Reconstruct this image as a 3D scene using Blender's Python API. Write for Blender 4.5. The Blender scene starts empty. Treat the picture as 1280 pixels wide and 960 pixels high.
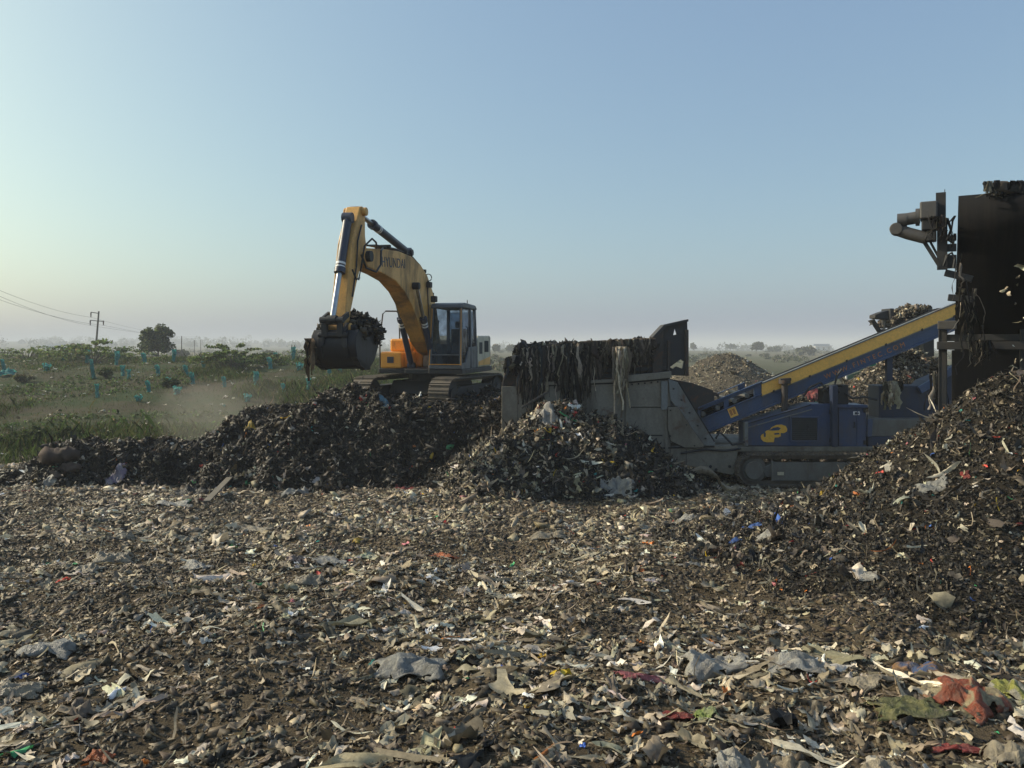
import bpy, bmesh, math, random
import numpy as np
from mathutils import Vector, Matrix
R = math.radians
random.seed(7)
RNG = np.random.default_rng(11)
F, CZ, HOR = 967.0, 3.3, 432.0
sc = bpy.context.scene
col = sc.collection

def at(px, py, Y):
    """photo pixel (1280x960) + distance -> a point of the place, used to measure positions"""
    return Vector(((px-640)*Y/F, Y, CZ-(py-HOR)*Y/F))

# ------------------------------------------------------------------ materials
def nodes(name):
    m = bpy.data.materials.new(name); m.use_nodes = True
    nt = m.node_tree; nt.nodes.clear()
    out = nt.nodes.new('ShaderNodeOutputMaterial')
    b = nt.nodes.new('ShaderNodeBsdfPrincipled')
    nt.links.new(b.outputs[0], out.inputs[0])
    return m, nt, b, out

def noise(nt, scale, detail=6, rough=.6, vec=None, dist=0.0):
    n = nt.nodes.new('ShaderNodeTexNoise')
    n.inputs['Scale'].default_value = scale; n.inputs['Detail'].default_value = detail
    n.inputs['Roughness'].default_value = rough; n.inputs['Distortion'].default_value = dist
    if vec is not None: nt.links.new(vec, n.inputs['Vector'])
    return n.outputs['Fac']

def ramp(nt, fac, stops):
    r = nt.nodes.new('ShaderNodeValToRGB')
    els = r.color_ramp.elements
    while len(els) < len(stops): els.new(.5)
    for e, (p, c) in zip(els, stops):
        e.position = p
        e.color = (c, c, c, 1) if isinstance(c, (int, float)) else (*c, 1)
    nt.links.new(fac, r.inputs['Fac'])
    return r.outputs['Color']

def mix(nt, fac, a, b, mode='MIX'):
    m = nt.nodes.new('ShaderNodeMix'); m.data_type = 'RGBA'; m.blend_type = mode
    for sock, v in ((m.inputs['Factor'], fac), (m.inputs['A'], a), (m.inputs['B'], b)):
        if isinstance(v, (int, float)): sock.default_value = v
        elif isinstance(v, tuple): sock.default_value = (*v, 1)
        else: nt.links.new(v, sock)
    return m.outputs['Result']

def coord(nt, which='Object'):
    return nt.nodes.new('ShaderNodeTexCoord').outputs[which]

def bump(nt, b, fac, strength, dist=.02):
    n = nt.nodes.new('ShaderNodeBump'); n.inputs['Strength'].default_value = strength
    n.inputs['Distance'].default_value = dist
    nt.links.new(fac, n.inputs['Height']); nt.links.new(n.outputs[0], b.inputs['Normal'])

def worn(name, base, dirt=(.09, .075, .055), amount=.5, rough=.55, scale=2.2, metallic=0.0, rust=None, rust_amt=.3, streak=(1, 1, .45)):
    m, nt, b, _ = nodes(name)
    oc = coord(nt)
    fine = noise(nt, scale*16, 4, .7, oc)
    tone = ramp(nt, fine, [(.25, .78), (.75, 1.15)])
    c = mix(nt, 1.0, base, tone, 'MULTIPLY')
    if rust:
        rf = ramp(nt, noise(nt, scale*2.3, 9, .72, oc, .4), [(.62-rust_amt*.35, 0.0), (.72-rust_amt*.3, 1.0)])
        c = mix(nt, rf, c, rust)
    mp = nt.nodes.new('ShaderNodeMapping'); mp.inputs['Scale'].default_value = streak
    nt.links.new(oc, mp.inputs['Vector'])
    df = ramp(nt, noise(nt, scale, 10, .68, mp.outputs[0], .3), [(.66-amount*.4, 0.0), (.86-amount*.3, .92)])
    c = mix(nt, df, c, dirt)
    nt.links.new(c, b.inputs['Base Color'])
    rr = ramp(nt, df, [(0, rough), (1, .9)])
    nt.links.new(rr, b.inputs['Roughness'])
    b.inputs['Metallic'].default_value = metallic
    bump(nt, b, fine, .25, .01)
    return m

def plain(name, c, rough=.6, metallic=0.0, var=.25, scale=6):
    m, nt, b, _ = nodes(name)
    f = noise(nt, scale, 7, .65, coord(nt))
    nt.links.new(mix(nt, 1.0, c, ramp(nt, f, [(.3, 1-var), (.7, 1+var)]), 'MULTIPLY'), b.inputs['Base Color'])
    b.inputs['Roughness'].default_value = rough; b.inputs['Metallic'].default_value = metallic
    bump(nt, b, f, .2, .01)
    return m

def attr_mat(name, rough=.75, thin=0.0, spec=.3, var=.35, scale=30):
    """colour stored per piece (real piece colours), small grain on top"""
    m, nt, b, out = nodes(name)
    a = nt.nodes.new('ShaderNodeAttribute'); a.attribute_name = 'piece'
    f = noise(nt, scale, 5, .7, coord(nt))
    c = mix(nt, 1.0, a.outputs['Color'], ramp(nt, f, [(.28, 1-var), (.72, 1+var)]), 'MULTIPLY')
    nt.links.new(c, b.inputs['Base Color'])
    b.inputs['Roughness'].default_value = rough
    b.inputs['Specular IOR Level'].default_value = spec
    if thin:
        t = nt.nodes.new('ShaderNodeBsdfTranslucent'); nt.links.new(c, t.inputs['Color'])
        mx = nt.nodes.new('ShaderNodeMixShader'); mx.inputs[0].default_value = thin
        nt.links.new(b.outputs[0], mx.inputs[1]); nt.links.new(t.outputs[0], mx.inputs[2])
        nt.links.new(mx.outputs[0], out.inputs[0])
    return m

def film_mat(name, c, c2=None, rough=.36, thin=.4, scale=3, dirt=(.12, .1, .075), amount=.45):
    m, nt, b, out = nodes(name)
    oc = coord(nt)
    cc = c
    if c2: cc = mix(nt, ramp(nt, noise(nt, scale, 3, .5, oc, .8), [(.46, 0.0), (.54, 1.0)]), c, c2)
    df = ramp(nt, noise(nt, scale*1.7, 8, .7, oc, .5), [(.62-amount*.35, 0.0), (.85-amount*.3, .85)])
    cc = mix(nt, df, cc, dirt)
    cc = mix(nt, 1.0, cc, ramp(nt, noise(nt, 25, 4, .7, oc), [(.3, .85), (.7, 1.1)]), 'MULTIPLY')
    nt.links.new(cc, b.inputs['Base Color']); b.inputs['Roughness'].default_value = rough
    bump(nt, b, noise(nt, 14, 6, .65, oc, 2.2), .8, .04)
    b.inputs['Specular IOR Level'].default_value = .6
    t = nt.nodes.new('ShaderNodeBsdfTranslucent'); nt.links.new(cc, t.inputs['Color'])
    mx = nt.nodes.new('ShaderNodeMixShader'); mx.inputs[0].default_value = thin
    nt.links.new(b.outputs[0], mx.inputs[1]); nt.links.new(t.outputs[0], mx.inputs[2])
    nt.links.new(mx.outputs[0], out.inputs[0])
    return m

def glass_mat(name, tint=(.35, .42, .5), fac=.55):
    m, nt, b, out = nodes(name)
    b.inputs['Base Color'].default_value = (.02, .03, .045, 1); b.inputs['Roughness'].default_value = .08
    tr = nt.nodes.new('ShaderNodeBsdfTransparent'); tr.inputs[0].default_value = (*tint, 1)
    dirtf = ramp(nt, noise(nt, 5, 6, .6, coord(nt)), [(.35, fac-.15), (.7, fac+.2)])
    mx = nt.nodes.new('ShaderNodeMixShader')
    nt.links.new(dirtf, mx.inputs[0])
    nt.links.new(tr.outputs[0], mx.inputs[1]); nt.links.new(b.outputs[0], mx.inputs[2])
    nt.links.new(mx.outputs[0], out.inputs[0])
    return m

M = {}
M['yellow'] = worn('machine yellow paint', (.72, .35, .05), amount=.42, rough=.42, scale=1.8)
M['orange'] = worn('orange yellow paint', (.75, .33, .04), amount=.28, rough=.4)
M['boom'] = worn('dusty boom paint', (.68, .36, .085), (.14, .108, .072), amount=.55, rough=.5, scale=1.6)
M['cream'] = worn('pale panel paint', (.5, .45, .33), amount=.45, rough=.45)
M['grey'] = worn('grey cab paint', (.1, .106, .115), amount=.45, rough=.5)
M['steel'] = worn('dark machine steel', (.022, .023, .026), (.05, .042, .034), amount=.5, rough=.6, metallic=.2)
M['track'] = worn('track steel', (.07, .065, .058), (.16, .132, .1), amount=.75, rough=.62, scale=4, metallic=.3)
M['trackgrey'] = worn('grey track frame', (.13, .13, .12), (.09, .075, .055), amount=.55, rough=.65, scale=3)
M['bucket'] = worn('worn bucket steel', (.032, .033, .038), (.07, .058, .045), amount=.4, rough=.5, scale=2.5, metallic=.35)
M['chrome'] = plain('cylinder rod chrome', (.36, .37, .39), .3, 1.0, .25)
M['barrel'] = worn('cylinder barrel paint', (.028, .035, .06), (.07, .06, .05), amount=.35, rough=.4)
M['rubber'] = worn('conveyor rubber', (.007, .007, .008), (.02, .018, .016), amount=.35, rough=.8, scale=2.6, streak=(2.6, .22, .22))
M['hose'] = plain('black hose', (.014, .014, .015), .5)
M['glass'] = glass_mat('cab glass', (.68, .76, .84), .26)
M['seat'] = plain('seat fabric', (.02, .02, .022), .9)
M['hopper'] = worn('dusty grey hopper paint', (.2, .182, .145), (.08, .066, .046), amount=.55, rough=.6, scale=1.1, rust=(.11, .05, .025), rust_amt=.12)
M['hopperblue'] = worn('worn blue grey steel', (.16, .172, .172), (.09, .075, .055), amount=.45, rough=.55, scale=1.5, rust=(.1, .045, .025), rust_amt=.2)
M['rusty'] = worn('rusty steel', (.05, .042, .038), (.05, .042, .034), amount=.5, rough=.8, rust=(.1, .05, .028), rust_amt=.3)
M['grid'] = worn('dark grid steel', (.035, .036, .04), (.06, .05, .04), amount=.5, rough=.7, rust=(.07, .035, .022), rust_amt=.15)
M['blue'] = worn('blue machine paint', (.03, .058, .135), (.085, .075, .06), amount=.42, rough=.42, scale=1.3)
M['blueconv'] = worn('conveyor blue paint', (.045, .078, .155), (.1, .085, .068), amount=.42, rough=.45, scale=1.2)
M['bluedark'] = worn('dark blue paint', (.014, .026, .06), (.05, .042, .035), amount=.4, rough=.5)
M['guard'] = worn('yellow guard', (.92, .5, .1), (.6, .34, .11), amount=.3, rough=.5, scale=1.5)
M['vent'] = plain('vent mesh', (.022, .026, .03), .7)
M['logo'] = worn('yellow decal', (.72, .4, .05), amount=.3, rough=.5)
M['letter'] = worn('orange lettering', (.5, .19, .05), amount=.35, rough=.6, scale=9)
M['letterdark'] = plain('dark lettering', (.03, .035, .05), .5)
M['white'] = plain('white label', (.7, .7, .68), .5)
M['gearbox'] = worn('grey gearbox', (.075, .07, .066), (.08, .065, .05), amount=.5, rough=.55)
M['wood'] = plain('pole timber', (.1, .085, .07), .85)
M['insul'] = plain('insulator', (.09, .05, .04), .4)
M['wire'] = plain('wire', (.05, .05, .05), .5)
M['net'] = film_mat('turquoise net', (.04, .24, .22), (.06, .31, .29), .85, .35, 5, amount=.4)
M['stake'] = plain('bamboo stake', (.2, .15, .08), .8)
M['greennet'] = film_mat('green shade net', (.03, .3, .17), None, .8, .3, 2, amount=.15)
M['bark'] = plain('bark', (.07, .055, .042), .9)
M['scrap'] = attr_mat('waste pieces', .72, 0.0, .35)
M['chips'] = attr_mat('waste flakes', .6, .12, .4)
M['leaf'] = attr_mat('leaves', .6, .42, .3, .25, 4)
M['blade'] = attr_mat('grass blades', .7, .4, .2, .25, 2)
M['ragdark'] = attr_mat('rag cloth', .9, .1, .1, .35, 20)

M['rubber'].node_tree.nodes['Principled BSDF'].inputs['Specular IOR Level'].default_value = .08
M['bucket'].node_tree.nodes['Principled BSDF'].inputs['Specular IOR Level'].default_value = .25
# ------------------------------------------------------------------ tagging / objects
def tag(o, label=None, cat=None, group=None, kind=None):
    if label: o['label'] = label
    if cat: o['category'] = cat
    if group: o['group'] = group
    if kind or label: o['kind'] = kind or 'thing'
    return o

def empty(name, loc, rz=0.0):
    o = bpy.data.objects.new(name, None); col.objects.link(o)
    o.location = loc; o.rotation_euler = (0, 0, rz); o.empty_display_size = .3
    return o

class MB:
    """collects solid shapes; build() links them as one mesh object"""
    def __init__(s): s.v, s.f, s.p = [], [], []
    def add(s, vs, fs):
        n = len(s.v); s.v += [tuple(v) for v in vs]; s.f += [tuple(i+n for i in f) for f in fs]; s.p.append((list(vs), list(fs))); return s
    def box(s, x0, x1, y0, y1, z0, z1, mat=None):
        vs = [Vector((x, y, z)) for z in (z0, z1) for y in (y0, y1) for x in (x0, x1)]
        if mat is not None: vs = [mat @ v for v in vs]
        return s.add(vs, [(0, 2, 3, 1), (4, 5, 7, 6), (0, 1, 5, 4), (2, 6, 7, 3), (0, 4, 6, 2), (1, 3, 7, 5)])
    def prism(s, poly, y0, y1, mat=None, plane='xz'):
        """polygon in x-z, extruded along y (or in x-y extruded along z)"""
        n = len(poly)
        mk = (lambda p, d: Vector((p[0], d, p[1]))) if plane == 'xz' else (lambda p, d: Vector((p[0], p[1], d)))
        vs = [mk(p, y0) for p in poly] + [mk(p, y1) for p in poly]
        if mat is not None: vs = [mat @ v for v in vs]
        fs = [tuple(range(n)), tuple(range(2*n-1, n-1, -1))]
        fs += [(i, i+n, (i+1) % n+n, (i+1) % n) for i in range(n)]
        return s.add(vs, fs)
    def tube(s, pts, r, seg=10, r1=None, cap=True):
        pts = [Vector(p) for p in pts]; n = len(pts)
        up = Vector((0, 0, 1)); rings = []
        for i, p in enumerate(pts):
            d = (pts[min(i+1, n-1)]-pts[max(i-1, 0)]).normalized()
            a = d.cross(up) if abs(d.z) < .95 else d.cross(Vector((0, 1, 0)))
            a.normalize(); b = a.cross(d)
            rr = r if r1 is None else r+(r1-r)*i/(n-1)
            rings.append([p+a*math.cos(t)*rr+b*math.sin(t)*rr for t in (2*math.pi*k/seg for k in range(seg))])
        vs = [v for g in rings for v in g]
        fs = [(i*seg+k, i*seg+(k+1) % seg, (i+1)*seg+(k+1) % seg, (i+1)*seg+k) for i in range(n-1) for k in range(seg)]
        if cap: fs += [tuple(range(seg-1, -1, -1)), tuple((n-1)*seg+k for k in range(seg))]
        return s.add(vs, fs)
    def bar(s, a, b, w, h):
        a, b = Vector(a), Vector(b); d = (b-a).normalized()
        u = d.cross(Vector((0, 0, 1))) if abs(d.z) < .95 else d.cross(Vector((0, 1, 0)))
        u.normalize(); t = u.cross(d)
        vs = [p+u*sx*w/2+t*sz*h/2 for p in (a, b) for sx, sz in ((-1, -1), (1, -1), (1, 1), (-1, 1))]
        return s.add(vs, [(0, 1, 2, 3), (7, 6, 5, 4), (0, 4, 5, 1), (1, 5, 6, 2), (2, 6, 7, 3), (3, 7, 4, 0)])
    def each(s, name, mat, parent=None, bevel=0.0, smooth=False):
        """one object per added shape"""
        return [MB().add(v, f).build(name, mat, parent, bevel, smooth) for v, f in s.p]
    def build(s, name, mat, parent=None, bevel=0.0, smooth=False, loc=None):
        me = bpy.data.meshes.new(name); me.from_pydata(s.v, [], s.f)
        bm = bmesh.new(); bm.from_mesh(me); bmesh.ops.recalc_face_normals(bm, faces=bm.faces); bm.to_mesh(me); bm.free()
        o = bpy.data.objects.new(name, me); col.objects.link(o); me.materials.append(mat)
        if parent: o.parent = parent
        if loc is not None: o.location = loc
        if smooth:
            for p in me.polygons: p.use_smooth = True
            try: me.set_sharp_from_angle(angle=R(40))
            except Exception: pass
        if bevel:
            b = o.modifiers.new('edge', 'BEVEL'); b.width = bevel; b.segments = 2; b.limit_method = 'ANGLE'; b.angle_limit = R(35)
        return o

def np_mesh(name, V, Fq, mat, parent=None, colors=None, smooth=False, tris=False):
    me = bpy.data.meshes.new(name)
    k = Fq.shape[1]
    me.vertices.add(len(V)); me.vertices.foreach_set('co', np.ascontiguousarray(V, dtype=np.float32).ravel())
    me.loops.add(Fq.size); me.loops.foreach_set('vertex_index', np.ascontiguousarray(Fq, dtype=np.int32).ravel())
    me.polygons.add(len(Fq)); me.polygons.foreach_set('loop_start', np.arange(0, Fq.size, k, dtype=np.int32))
    me.update(calc_edges=True); me.validate()
    if colors is not None:
        a = me.attributes.new('piece', 'FLOAT_COLOR', 'POINT')
        a.data.foreach_set('color', np.ascontiguousarray(np.c_[colors, np.ones(len(colors))], dtype=np.float32).ravel())
    if smooth: me.polygons.foreach_set('use_smooth', np.ones(len(Fq), dtype=bool))
    me.materials.append(mat)
    o = bpy.data.objects.new(name, me); col.objects.link(o)
    if parent: o.parent = parent
    return o

def text(name, body, size, mat, parent, M4, extr=.004, xs=1.0):
    cu = bpy.data.curves.new(name+'_curve', 'FONT'); cu.body = body; cu.size = size; cu.extrude = extr
    cu.align_x = 'CENTER'; cu.align_y = 'CENTER'; cu.space_character = xs
    t = bpy.data.objects.new(name+'_src', cu); col.objects.link(t)
    dg = bpy.context.evaluated_depsgraph_get()
    me = bpy.data.meshes.new_from_object(t.evaluated_get(dg))
    bpy.data.objects.remove(t); bpy.data.curves.remove(cu)
    me.transform(M4); me.materials.clear(); me.materials.append(mat)
    o = bpy.data.objects.new(name, me); col.objects.link(o); o.parent = parent
    return o

# ------------------------------------------------------------------ noise + terrain
def vnoise(x, y, seed=0):
    xi = np.floor(x).astype(np.int64); yi = np.floor(y).astype(np.int64)
    fx = x-xi; fy = y-yi
    fx = fx*fx*(3-2*fx); fy = fy*fy*(3-2*fy)
    def h(a, b):
        n = (a*374761393+b*668265263+seed*974711) & 0x7fffffff
        n = ((n ^ (n >> 13))*1274126177) & 0x7fffffff
        return ((n ^ (n >> 16)) & 0xffff)/65535.0
    return (h(xi, yi)*(1-fx)+h(xi+1, yi)*fx)*(1-fy)+(h(xi, yi+1)*(1-fx)+h(xi+1, yi+1)*fx)*fy

def fbm(x, y, s, oct=4, seed=0, gain=.5):
    t, a = 0, 1.0
    for k in range(oct):
        t = t+a*(vnoise(x/s, y/s, seed+k*17)-.5); s = s*.5; a *= gain
    return t

def sstep(a, b, v):
    t = np.clip((v-a)/(b-a), 0, 1); return t*t*(3-2*t)

def ground_z(x, y):
    x = np.asarray(x, float); y = np.asarray(y, float)
    z = .8*np.clip((18.4-y)/13.4, 0, 1.1)-.06*sstep(15, 18, y)
    left = sstep(1, -10, x)
    z = z+left*2.1*sstep(23, 60, y)*(1-.9*sstep(75, 170, y))
    rise = -9+20*sstep(420, -700, x)
    z = z+rise*sstep(400, 1500, y)
    near = 1-sstep(24, 30, y)
    z = z+near*((.16*fbm(x, y, 2.6, 3, 3)+.13*fbm(x, y, .7, 3, 9))*(1-.6*sstep(15.5, 17.5, y)*sstep(2, 4, x)))
    z = z+(1-near)*sstep(24, 30, y)*.35*fbm(x, y, 6, 4, 21)*(1-.6*sstep(100, 200, y))
    return z

class Heap:
    def __init__(s, pts, slope, amp, seed, sub=14, apron=None):
        s.apron = apron
        P = []
        for a, b in zip(pts[:-1], pts[1:]):
            for t in np.linspace(0, 1, sub, endpoint=False): P.append(np.array(a)*(1-t)+np.array(b)*t)
        P.append(np.array(pts[-1])); s.P = np.array(P); s.slope, s.amp, s.seed = slope, amp, seed
    def z(s, x, y):
        x = np.asarray(x, float); y = np.asarray(y, float)
        wx = x+.35*fbm(x, y, 1.6, 3, s.seed+5); wy = y+.35*fbm(x, y, 1.6, 3, s.seed+6)
        best = np.full(x.shape, -9.0)
        for px, py, pz, r in s.P:
            d = np.sqrt((wx-px)**2+(wy-py)**2)
            best = np.maximum(best, pz-s.slope*(np.sqrt(np.maximum(0, d-r)**2+.04)-.2))
        if s.apron:
            ax, ay, az_, sl = s.apron; best = np.maximum(best, az_-sl*np.sqrt((wx-ax)**2+(wy-ay)**2))
        return best+s.amp*(fbm(x, y, 1.1, 4, s.seed, .6))+.9*s.amp*(np.abs(fbm(x, y, .7, 4, s.seed+40, .6))-.2)

def rp(px, py, Y, r=.2):
    p = at(px, py, Y); return (p.x, p.y, p.z, r)

HEAPS = {
 'ridge': Heap([rp(55, 574, 18.5), rp(100, 560, 18.8), rp(200, 558, 19), rp(250, 548, 19.3), rp(300, 534, 19.6), rp(350, 514, 20),
                rp(400, 500, 20.3, .3), rp(450, 497, 20.6, .4), rp(520, 503, 20.9, .4), rp(610, 503, 21, .4), (-.9, 22.6, 1.56, 1.2), (-2.4, 23.4, 1.56, 2.4), (-4.5, 22.5, 1.56, .8)], .66, .55, 31),
 'hopper': Heap([rp(640, 545, 17.9), rp(690, 505, 17.9), rp(715, 515, 17.8), rp(755, 522, 17.7), rp(790, 548, 17.6), rp(822, 582, 17.6)], .8, .38, 47),
 'sorted': Heap([(6.72, 10.35, 2.9, .05), (7.6, 10.1, 2.8, .2), (9.0, 9.9, 2.7, .3)], .82, .1, 63, apron=(6.4, 10.0, 1.8, .31)),
 'distant': Heap([rp(868, 458, 36), rp(903, 443, 36, .1), rp(914, 442, 36, .1)], .68, .12, 77),
 'back': Heap([rp(880, 528, 23.5), rp(930, 514, 23.5), rp(985, 498, 23.6), rp(1020, 487, 23.8), rp(1060, 503, 23.6), rp(1090, 482, 23.8), rp(1112, 452, 24.2), rp(1150, 450, 24.5)], .9, .25, 91),
}
def surf_all(x, y):
    g = ground_z(x, y); own = np.zeros(np.shape(g), int); z = g
    for i, h in enumerate(HEAPS.values()):
        hz = h.z(x, y); own = np.where(hz > z, i+1, own); z = np.maximum(z, hz)
    return z, own

def hit(px, py, heaps=True):
    """where the ground is first met along this sight line"""
    Y = np.geomspace(3.5, 900, 4000)
    X = (px-640)*Y/F; Z = CZ-(py-HOR)*Y/F
    g = surf_all(X, Y)[0] if heaps else ground_z(X, Y)
    k = np.argmax(g > Z)
    if not (g > Z).any(): k = 3999
    return Vector((X[k], Y[k], g[k]))
FOOT = []
# crumpled films and bags
def sheet_thing(name, lab, cat, px, py, wpx, mat, asp=.5, hgt=.35, seed=0, yaw=None, tent=1.0, group=None, res=40, sink=.12):
    p = hit(px, py); w_ = wpx*p.y/F; d_ = w_*asp
    FOOT.append((p.x, p.y, w_*.42, max(d_*.5, .08)))
    rg = np.random.default_rng(1000+seed)
    u, v = np.meshgrid(np.linspace(-.5, .5, res), np.linspace(-.5, .5, res), indexing='ij')
    ox, oy = rg.uniform(0, 90, 2)
    ang_ = np.arctan2(v, u); edge = 1+.28*fbm(np.cos(ang_)*2+ox, np.sin(ang_)*2+oy, 1.3, 3, seed)
    x = u*w_*edge+w_*.1*fbm(u*4+ox, v*4, 1, 2, seed+2); y = v*d_*edge*1.3+d_*.1*fbm(u*4, v*4+oy, 1, 2, seed+3)
    body = np.clip(1-(2*u)**2, 0, 1)**.6*np.clip(1-(2*v)**2, 0, 1)**.6
    cr = np.zeros_like(u)                       # sharp creases in many directions
    for q_ in range(16):
        t_ = rg.uniform(0, math.pi); fr_ = rg.uniform(.8, 9 if q_ > 8 else 4.2)
        s__ = (u*math.cos(t_)+v*math.sin(t_)*.8+.05*fbm(u*3+ox, v*3+oy, 1, 2, seed+q_))*fr_+rg.uniform()
        cr += np.abs((s__ % 1)-.5)*2/fr_**.75*rg.uniform(.3, 1)
    cr = (cr-cr.min())/(cr.max()-cr.min())
    z = w_*hgt*.62*(body**.8*(.1+.95*cr**1.3)*tent+.1*cr)-w_*hgt*sink*.6
    x = x+w_*.05*(cr-.5)*np.cos(ang_); y = y+d_*.08*(cr-.5)
    th = rg.uniform(-.5, .5) if yaw is None else yaw
    X = x*math.cos(th)-y*math.sin(th); Y = x*math.sin(th)+y*math.cos(th)
    Z = z+surf_all(p.x+X, p.y+Y)[0]-p.z
    i = np.arange(res*res).reshape(res, res)
    f = np.stack([i[:-1, :-1], i[1:, :-1], i[1:, 1:], i[:-1, 1:]], -1).reshape(-1, 4)
    keepf = rg.uniform(0, 1, len(f)) > .0
    e_ = (np.maximum(np.abs(u), np.abs(v)).ravel()[f].max(1) > .44) & (fbm(u*5+oy, v*5+ox, 1, 2, seed+4).ravel()[f].mean(1) > .06)
    f = f[~e_]                                  # torn bites out of the rim
    o = np_mesh(name, np.stack([X, Y, Z+.02], -1).reshape(-1, 3), f, mat, smooth=True)
    try: o.data.set_sharp_from_angle(angle=R(22))
    except Exception: pass
    o.location = p
    so = o.modifiers.new('thick', 'SOLIDIFY'); so.thickness = .006
    return tag(o, lab, cat, group)
fm = {}
def fmat(key, *a, **k):
    if key not in fm: fm[key] = film_mat(key+' film', *a, **k)
    return fm[key]
white = fmat('white', (.5, .48, .43), (.4, .37, .32)); beige = fmat('beige', (.4, .33, .23), (.46, .4, .3)); grey = fmat('grey', (.33, .33, .31), (.4, .385, .35))
red = fmat('red', (.34, .05, .04), (.26, .07, .055), amount=.45); orange = fmat('orange', (.5, .14, .04), (.35, .1, .04), amount=.35)
yellow = fmat('yellow', (.6, .42, .05), (.5, .35, .08), amount=.25); blue = fmat('blue', (.05, .13, .42), (.1, .2, .45), amount=.3)
green = fmat('green', (.05, .3, .14), (.1, .35, .2), amount=.3); lime = fmat('lime', (.3, .38, .1), (.42, .45, .27), amount=.45)
brown = fmat('brown', (.2, .13, .08), (.14, .09, .06)); dark = fmat('dark', (.02, .02, .022), (.035, .033, .03)); olive = fmat('olive', (.16, .17, .06), (.3, .28, .1), amount=.5)
cream = fmat('cream', (.44, .38, .28), (.38, .32, .23)); gaudy = fmat('gaudy', (.4, .1, .05), (.5, .42, .26), scale=7, amount=.5); limewhite = fmat('limewhite', (.4, .4, .1), (.5, .47, .38), scale=6, amount=.45)
bluorange = fmat('bluorange', (.1, .15, .3), (.4, .22, .09), scale=7, amount=.5); pink = fmat('pink', (.5, .16, .17), (.4, .1, .1), amount=.35); purple = fmat('purple', (.24, .19, .3), (.4, .37, .42))
LG = 'pieces of plastic lying on the trodden waste'
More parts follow.
